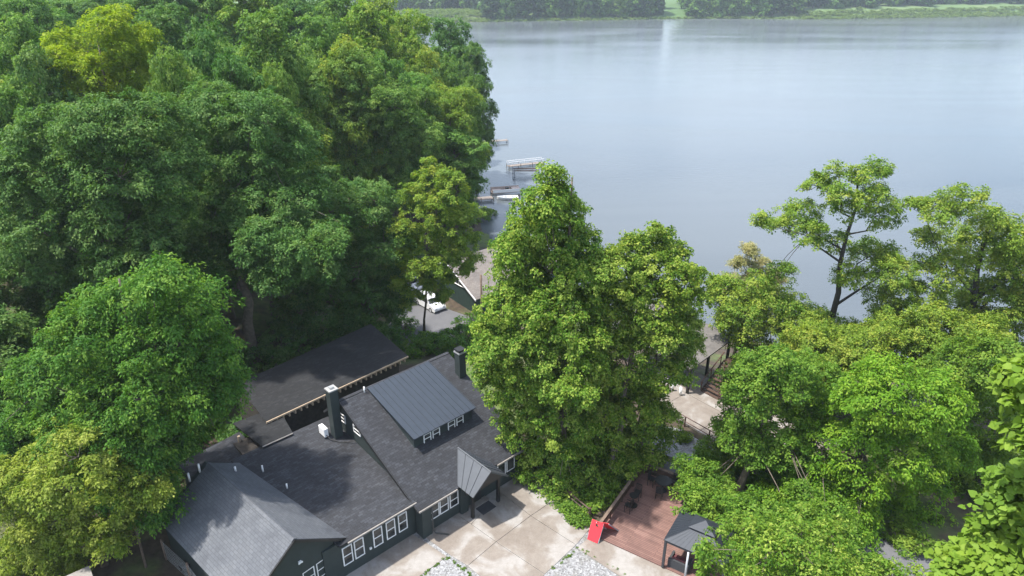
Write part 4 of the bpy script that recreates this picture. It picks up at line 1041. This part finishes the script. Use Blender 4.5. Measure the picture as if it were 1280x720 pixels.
make_tree('oak_tree', 'dark oak whose thick grey trunk stands bare above the back building', 'tree', at(318,452,float(ground_z(-25.5,59))),
  surveyed([(262,142,32),(320,150,34),(250,200,32),(310,210,42),(360,182,28),(270,260,32),(330,268,36),(368,250,30),(240,300,24),(350,318,28),(392,300,28),(285,312,24),(325,338,20),(262,335,16),(330,300,26,53),(365,315,26,53),(395,330,24,53),(345,345,18,52),(410,300,24,55)], 60, 1, k_=1.1),
  LM['dark'], RNG, .62, at_y(290,240,60), nbough=40, **DB)
make_tree('oak_tree', 'dark teal tree spreading right behind the back building roof', 'tree', (-19.5,69,gz_at(-19.5,69)),
  surveyed([(420,272,36),(460,252,30),(400,338,32),(450,330,42),(482,312,26),(372,368,26),(420,382,30),(460,374,26),(488,352,16),(400,398,22),(440,402,20),(475,398,18),(360,400,18),(498,375,14)], 66, 1),
  LM['dark'], RNG, .45, None, **DB)
make_tree('maple_tree', 'biggest sunlit green crown in the middle of the wood', 'tree', (-24.0,94,gz_at(-24,94)),
  surveyed([(400,112,32),(352,122,26),(440,92,30),(400,160,38),(450,150,42),(490,132,32),(430,200,42),(480,190,38),(380,218,30),(520,172,28),(498,232,30),(350,175,28)], 92, 1),
  LM['mid'], RNG, .55, None, tips=.1, **DB)
make_tree('maple_tree', 'loose yellow green tree at the shore edge of the wood with visible forks', 'tree', (-11.5,106,gz_at(-11.5,106)),
  surveyed([(540,132,22),(562,150,20),(582,124,15),(530,190,26),(568,190,22),(592,204,11),(545,240,24),(578,232,14),(600,190,8)], 104, 1),
  LM['oaklight'], RNG, .35, None, **DB)
make_tree('maple_tree', 'airy light green slender tree with thin trunk in front of the white cars', 'tree', at(530,418,-2.2),
  surveyed([(540,222,17),(565,238,18),(520,250,17),(586,264,11),(545,265,20),(510,285,15),(570,285,17),(535,300,18),(560,310,14),(500,320,13),(520,335,16),(550,335,12),(582,302,11),(497,355,9),(535,357,9),(560,347,7),(545,368,11),(577,335,9),(592,325,7),(515,372,10),(555,325,14),(540,345,12),(570,320,12)], 66, 0, k_=1.18),
  LM['oaklight'], RNG, .15, at_y(538,240,66), **dict(OB, dens=.95, bough_r=.6, leaf=.2, spray_r=.28))
# variants reused through the wood
V = []
for k in range(7):
    rr = np.random.default_rng(40+k); h = [22, 24, 20, 25, 19, 23, 21][k]; Rx = [5.2, 6.0, 5.6, 5.0, 4.8, 6.4, 5.4][k]
    lo = auto_lobes(rr, h, Rx, [.34, .3, .25, .36, .22, .33, .3][k], [18, 20, 16, 18, 15, 22, 17][k], ['round','round','round','vase','round','vase','round'][k], .34)
    t = make_tree('broadleaf_tree', 'tall leafy tree among its neighbours deep in the wood', 'tree', (0,0,0), lo, LM['mid'], rr, .38, (0,0,h*.94), group='trees of the wood on the left',
                  nbough=26, leaf=.28, wid=.58, droop=.28, bough_r=.9, dens=.75, sprays=13, leaves=11, spray_r=.38, ragged=.34)
    V.append((t, h, Rx))
used_v = set(); WOOD = 'tall leafy tree among its neighbours deep in the wood'
def plant(k, x, y, h, width, mat, label=None, rot=None, group='trees of the wood on the left', z=None):
    t, h0, R0 = V[k]
    if k not in used_v: o = t; used_v.add(k)
    else: o = copy_tree(t)
    o.location = (x, y, gz_at(x, y)-.2 if z is None else z); s = width/(2*R0)
    o.scale = (s, s, h/h0); o.rotation_euler = (0, 0, RNG.random()*6.28 if rot is None else rot)
    recolour(o, LM[mat])
    if label: 
        o['label'] = label
        if 'group' in o: del o['group']
    else: o['label'] = WOOD; o['group'] = group
    return o
def by_top(k, u, v, y, wpx, mat, label=None):
    p = at_y(u, v, y); g0 = gz_at(p[0], y); return plant(k, p[0], y, p[2]-g0+.2, wpx*depth_of(p)/FOC, mat, label)
by_top(0, 560, 22, 150, 84, 'dark', 'dark round topped tree on the point where the wood meets the lake')
by_top(1, 592, 55, 142, 60, 'dark')
by_top(2, 560, 72, 122, 64, 'mid', 'fresh green tree just in front of the dark one on the point')
by_top(3, 588, 96, 118, 46, 'mid')
by_top(4, 530, 62, 118, 70, 'oaklight')
by_top(5, 500, 20, 128, 90, 'oaklight')
by_top(6, 455, 5, 118, 110, 'oaklight', 'pale yellow green crown at the top of the wood left of the point')
by_top(0, 400, 20, 100, 110, 'mid'); by_top(1, 330, 12, 84, 130, 'mid', 'tall mid green tree touching the top edge right of the lime crown')
by_top(2, 250, 30, 76, 110, 'dark'); by_top(3, 290, 70, 70, 100, 'dark'); by_top(5, 215, 70, 66, 90, 'mid')
by_top(4, 40, 60, 68, 100, 'dark', 'dark tree at the upper left edge beside the lime crown'); by_top(6, 0, 110, 62, 110, 'mid'); by_top(0, 20, 20, 80, 110, 'mid')
by_top(1, 200, 8, 92, 120, 'dark'); by_top(2, 480, 70, 96, 90, 'mid'); by_top(3, 520, 110, 100, 70, 'mid')
by_top(4, 430, 50, 92, 90, 'oaklight'); by_top(5, 330, 90, 72, 90, 'mid')
for k_i, u in enumerate(range(170, 470, 42)): by_top(k_i % 7, u, -14+RNG.normal()*4, 138+RNG.normal()*6, 95, ('mid','dark','mid','oaklight')[k_i % 4])
by_top(2, -30, 380, 46, 120, 'dark'); by_top(6, -25, 500, 40, 100, 'mid')
by_top(4, 560, 200, 104, 60, 'mid'); by_top(3, 575, 150, 110, 50, 'oaklight')
cnt = 0
for j in range(14):
    for i in range(16):
        y = 74+j*9+RNG.normal()*1.6; x = -22-i*8.2+(j % 2)*4+RNG.normal()*1.6
        if y > 100: x += 8
        u = 640+FOC*x/(y*math.cos(PITCH)+12)
        if u < -90 or lake_sd(x, y) < 5 or (y < 97 and x > -27): continue
        h = 22+RNG.normal()*2.2-max(0, y-150)*.02
        plant(RNG.integers(7), x, y, h, 11.5+RNG.normal()*1.5, RNG.choice(['dark','mid','mid','oaklight','dark']) if y < 95 else RNG.choice(['mid','mid','mid','oaklight','dark'])); cnt += 1
for (x, y, h, w, m) in ((-36,60,20,11,'dark'),(-44,62,22,11,'dark'),(-52,58,22,12,'dark'),(-31,67,21,11,'dark'),(-46,48,19,10,'dark'),(-54,46,20,11,'mid'),(-38,44,14,9,'dark'),(-30,52,13,8,'dark')):
    plant(RNG.integers(7), x, y, h, w, m)
print('wood trees', cnt)
# shrubs
def shrub(u, v, z, r, mat, label, y=None, group='bushes between house and boathouse', name='shrub', hh=.8):
    p = at(u, v, z) if y is None else at_y(u, v, y); rr = r
    base = (p[0], p[1], gz_at(p[0], p[1])); lo = [(p[0]+RNG.normal()*rr*.45, p[1]+RNG.normal()*rr*.45, base[2]+rr*hh*(.5+.5*RNG.random()), rr*.62, rr*.62, rr*.55*hh/.8) for _ in range(6)]
    return make_tree(name, label, 'shrub', base, lo, LM[mat], RNG, .06, None, None, group, 10, leaf=.22, wid=.55, droop=.3, bough_r=.5, dens=1.2, sprays=9, leaves=8, spray_r=.25)
SG = 'bushes between house and boathouse'; SL = 'bright leafy bush on the bank between the house and the boathouse'
for u, v, r in ((520,440,1.7),(548,432,1.8),(560,415,1.6),(590,418,1.7),(532,420,1.4),(575,440,1.5),(505,400,1.5),(605,405,1.5),(585,395,1.3)):
    shrub(u, v, -2, r, 'locust', SL)
for u, v, r in ((350,440,2.2),(375,430,2.2),(400,422,2.2),(430,412,2.2),(455,405,2.0),(480,402,1.8),(330,452,1.8),(300,545,1.2),(285,550,1.2),(190,585,1.6),(205,610,1.3),(215,560,1.7),(235,545,1.7),(250,525,1.8),(225,578,1.3),(265,500,1.7),(175,610,1.4),(260,470,1.6),(290,480,1.5),(350,455,1.3),(240,560,1.4),(255,520,1.5)):
    shrub(u, v, .5, r, 'dark', 'dark undergrowth bush at the shaded forest edge', group='bushes at the forest edge')
for u, v, r in ((600,270,2.2),(585,255,2.0),(560,262,2.4),(612,262,1.3)):
    shrub(u, v, -5, r, 'oaklight', 'pale shore bush beside the docks', group='shore bushes by the docks')
for u, v, r in ((741,634,.75),(752,622,.9),(764,608,.9),(728,620,.7),(900,575,.8),(850,548,.5),(880,575,.7),(1120,668,.9),(1145,690,.9),(1090,640,.8)):
    shrub(u, v, 0, r, 'maple', 'small green bush at the foot of the trees around the deck and path', group='bushes around the deck and path')
# ivy groundcover in the bed
lo = []
for f in np.linspace(0, .72, 13):
    a = np.array(at(690+48*f, 612+50*f, .1)); b = np.array(at(702+42*f, 620+50*f, .1))
    lo.append(tuple((a+b)/2)+(.75,.75,.28))
for u, v in ((760,600),(775,590),(755,580),(740,600),(720,590)): lo.append(at(u,v,.2)+(1.2,1.2,.5))
me, _ = crown('ground_cover', RNG, lo, LM['ivy'], bough_r=.35, dens=3.5, sprays=8, leaves=7, leaf=.16, wid=.7, spray_r=.2, fill=.3, updir=1)
o = bpy.data.objects.new('ground_cover', me); COL.objects.link(o); stuff(o)
# weeds and grass tufts along the gravel edges
lo = []
for pl in ([(523,722),(559,696),(590,721)], [(675,722),(722,685.5),(790,722)], [(640,590),(700,634),(738,668)]):
    for (a, b) in zip(pl[:-1], pl[1:]):
        for f in np.linspace(0, 1, 34):
            if RNG.random() < .72: continue
            p = at(a[0]*(1-f)+b[0]*f, a[1]*(1-f)+b[1]*f, .03); r = .03+.09*RNG.random()**3
            lo.append((p[0]+RNG.normal()*.06, p[1]+RNG.normal()*.06, .03, r*1.3, r*1.3, r*.7))
me, _ = crown('weeds', RNG, lo, LM['ivy'], bough_r=.06, dens=90, sprays=4, leaves=4, leaf=.07, wid=.4, spray_r=.06, fill=.2, updir=1)
o = bpy.data.objects.new('weeds', me); COL.objects.link(o); stuff(o)
# ---------------------------------------------------------------- far shore
FV = []
for k in range(4):
    rr = np.random.default_rng(90+k); h = 20; Rx = [6.5, 7.5, 6, 7][k]
    t = make_tree('shore_tree', 'rounded blue green tree in the row along the far lake shore', 'tree', (0,0,0), auto_lobes(rr, h, Rx, .12, 12, 'round', .42), LM['far'], rr, .4, (0,0,18),
                  group='trees along the far shore', nbough=6, leaf=1.1, wid=.7, bough_r=1.7, dens=.2, sprays=9, leaves=7, spray_r=.8, ragged=.3)
    FV.append(t)
fu = set(); n_far = 0
def far_plant(x, y, s, sz, mat=None):
    global n_far
    k = int(RNG.integers(4)); 
    if k not in fu: o = FV[k]; fu.add(k)
    else: o = copy_tree(FV[k])
    o.location = (x, y, gz_at(x, y)-.5); o.scale = (s, s, sz); o.rotation_euler = (0,0,RNG.random()*6.28); n_far += 1
    if mat: recolour(o, LM[mat])
F = np.array(FAR)
for i in range(len(F)-1):
    a, b = F[i], F[i+1]; L0 = np.linalg.norm(b-a); e = (b-a)/L0; nn = np.array([-e[1], e[0]])
    for q in np.arange(0, L0, 10.5):
        p = a+e*(q+RNG.normal()*2); u = 640+FOC*p[0]/(p[1]*.906+18)
        if not (440 < u < 1320): continue
        setb = 9+RNG.random()*6
        if 440 < u < 600: setb = 75+RNG.random()*20
        if u > 1010: setb = 28+RNG.random()*18+(u-1010)*.03
        if 845 < u < 866: continue
        p2 = p+nn*setb
        far_plant(p2[0], p2[1], 1.0+RNG.random()*.5, 1.0+RNG.random()*.55, 'mid' if RNG.random() < .2 else None)
        if RNG.random() < .8:
            p3 = p+nn*(setb+16+RNG.random()*10); far_plant(p3[0], p3[1], 1.1+RNG.random()*.5, 1.25+RNG.random()*.5)
print('far trees', n_far)
lo = []
for i in range(len(F)-1):
    a, b = F[i], F[i+1]; L0 = np.linalg.norm(b-a); e = (b-a)/L0; nn = np.array([-e[1], e[0]])
    for q in np.arange(0, L0, 13):
        for rw in range(4):
            u0 = a+e*q; u = 640+FOC*u0[0]/(u0[1]*.906+18)
            if not (380 < u < 1380): continue
            if 835 < u < 872: continue
            p = a+e*(q+RNG.normal()*3)+nn*((105 if u < 610 else 66 if u > 1000 else 42)+rw*16+RNG.normal()*5); z = gz_at(p[0], p[1])
            lo.append((p[0], p[1], z+13+rw*2+RNG.random()*5, 8, 8, 12))
me, _ = crown('far_wood', RNG, lo, LM['far'], bough_r=2.4, dens=.07, sprays=9, leaves=7, leaf=1.8, wid=.7, spray_r=1.2)
o = bpy.data.objects.new('far_wood', me); COL.objects.link(o); stuff(o)
# reeds along the far marsh
lo = []
for i in range(len(F)-1):
    a, b = F[i], F[i+1]; L0 = np.linalg.norm(b-a); e = (b-a)/L0; nn = np.array([-e[1], e[0]])
    for q in np.arange(0, L0, 5):
        p0 = a+e*q; u = 640+FOC*p0[0]/(p0[1]*.906+18)
        if 430 < u < 610 or 1000 < u < 1340:
            for rw in range(9 if u < 610 else 3):
                p = p0+nn*(2+rw*7+RNG.normal()*2); lo.append((p[0], p[1], gz_at(p[0], p[1])+.5, 4, 4, 1.1))
        elif 380 < u < 1340:
            p = p0+nn*(2+RNG.normal()); lo.append((p[0], p[1], gz_at(p[0], p[1])+.4, 2.5, 2.5, 1.2))
me, _ = crown('reeds', RNG, lo, LM['reed'], bough_r=1.6, dens=.2, sprays=6, leaves=6, leaf=1.0, wid=.5, spray_r=.7, updir=1.2)
o = bpy.data.objects.new('reeds', me); COL.objects.link(o); stuff(o)

# ---------------------------------------------------------------- air, light, camera
mb = MB(); mb.box(-1750, 1750, -130, 1950, -12, 62)
hz = stuff(mb.build('haze', bpy.data.materials.new('haze_air')))
m = hz.data.materials[0]; m.use_nodes = True; nt = m.node_tree; nt.nodes.clear()
out = nt.nodes.new('ShaderNodeOutputMaterial'); pv_ = nt.nodes.new('ShaderNodeVolumePrincipled')
pv_.inputs['Color'].default_value = (.80,.90,1,1); pv_.inputs['Density'].default_value = .00017; pv_.inputs['Anisotropy'].default_value = .2
nt.links.new(pv_.outputs[0], out.inputs['Volume'])

SUN_EL, SUN_AZ = R(66), R(-95)      # azimuth clockwise from +Y: sun on the left, slightly beyond
w = bpy.data.worlds.new('World'); SC.world = w; w.use_nodes = True
nt = w.node_tree; bg = nt.nodes['Background']
sky = nt.nodes.new('ShaderNodeTexSky'); sky.sky_type = 'NISHITA'; sky.sun_disc = False
sky.sun_elevation = SUN_EL; sky.sun_rotation = SUN_AZ; sky.air_density = 1.0; sky.dust_density = 2.2; sky.ozone_density = 1.0
tc = nt.nodes.new('ShaderNodeTexCoord'); mp = nt.nodes.new('ShaderNodeMapping'); mp.inputs['Scale'].default_value = (1,1,2.6)
nt.links.new(tc.outputs['Generated'], mp.inputs['Vector'])
nz = noise(nt, 2.3, 6, .6, vec=mp.outputs[0], dist=.4)
cl = ramp(nt, nz, [(.38, (0,0,0)), (.66, (1,1,1))])
mul = nt.nodes.new('ShaderNodeMath'); mul.operation = 'MULTIPLY'; mul.inputs[1].default_value = .5; nt.links.new(cl, mul.inputs[0])
cc = mixc(nt, mul.outputs[0], sky.outputs[0], (8.0,8.7,9.7)); nt.links.new(cc, bg.inputs[0])
bg.inputs[1].default_value = .15
sl = bpy.data.lights.new('sun', 'SUN'); sl.energy = 3.9; sl.angle = R(1.6); sl.color = (1,.95,.87)
so_ = bpy.data.objects.new('sun', sl); COL.objects.link(so_)
d = np.array([math.sin(SUN_AZ)*math.cos(SUN_EL), math.cos(SUN_AZ)*math.cos(SUN_EL), math.sin(SUN_EL)])
from mathutils import Vector
so_.rotation_euler = Vector(tuple(d)).to_track_quat('Z', 'Y').to_euler()
cam = bpy.data.cameras.new('camera'); cam.lens = 24; cam.sensor_width = 36; cam.clip_end = 5000; cam.clip_start = .5
co = bpy.data.objects.new('camera', cam); COL.objects.link(co); co.location = (0,0,CAM_Z); co.rotation_euler = (R(90)-PITCH, 0, 0)
SC.camera = co
SC.view_settings.view_transform = 'Standard'; SC.view_settings.look = 'None'; SC.view_settings.exposure = 1.15; SC.view_settings.gamma = 1
SC.render.engine = 'CYCLES'; SC.cycles.max_bounces = 6; SC.cycles.diffuse_bounces = 3; SC.cycles.glossy_bounces = 3; SC.cycles.transmission_bounces = 4; SC.cycles.volume_bounces = 1
SC.cycles.use_denoising = True
try: SC.cycles.denoiser = 'OPENIMAGEDENOISE'
except Exception: pass
tot = sum(len(o.data.polygons) for o in SC.objects if o.type == 'MESH'); um = sum(len(m.polygons) for m in bpy.data.meshes)
print('faces', tot, 'unique', um)
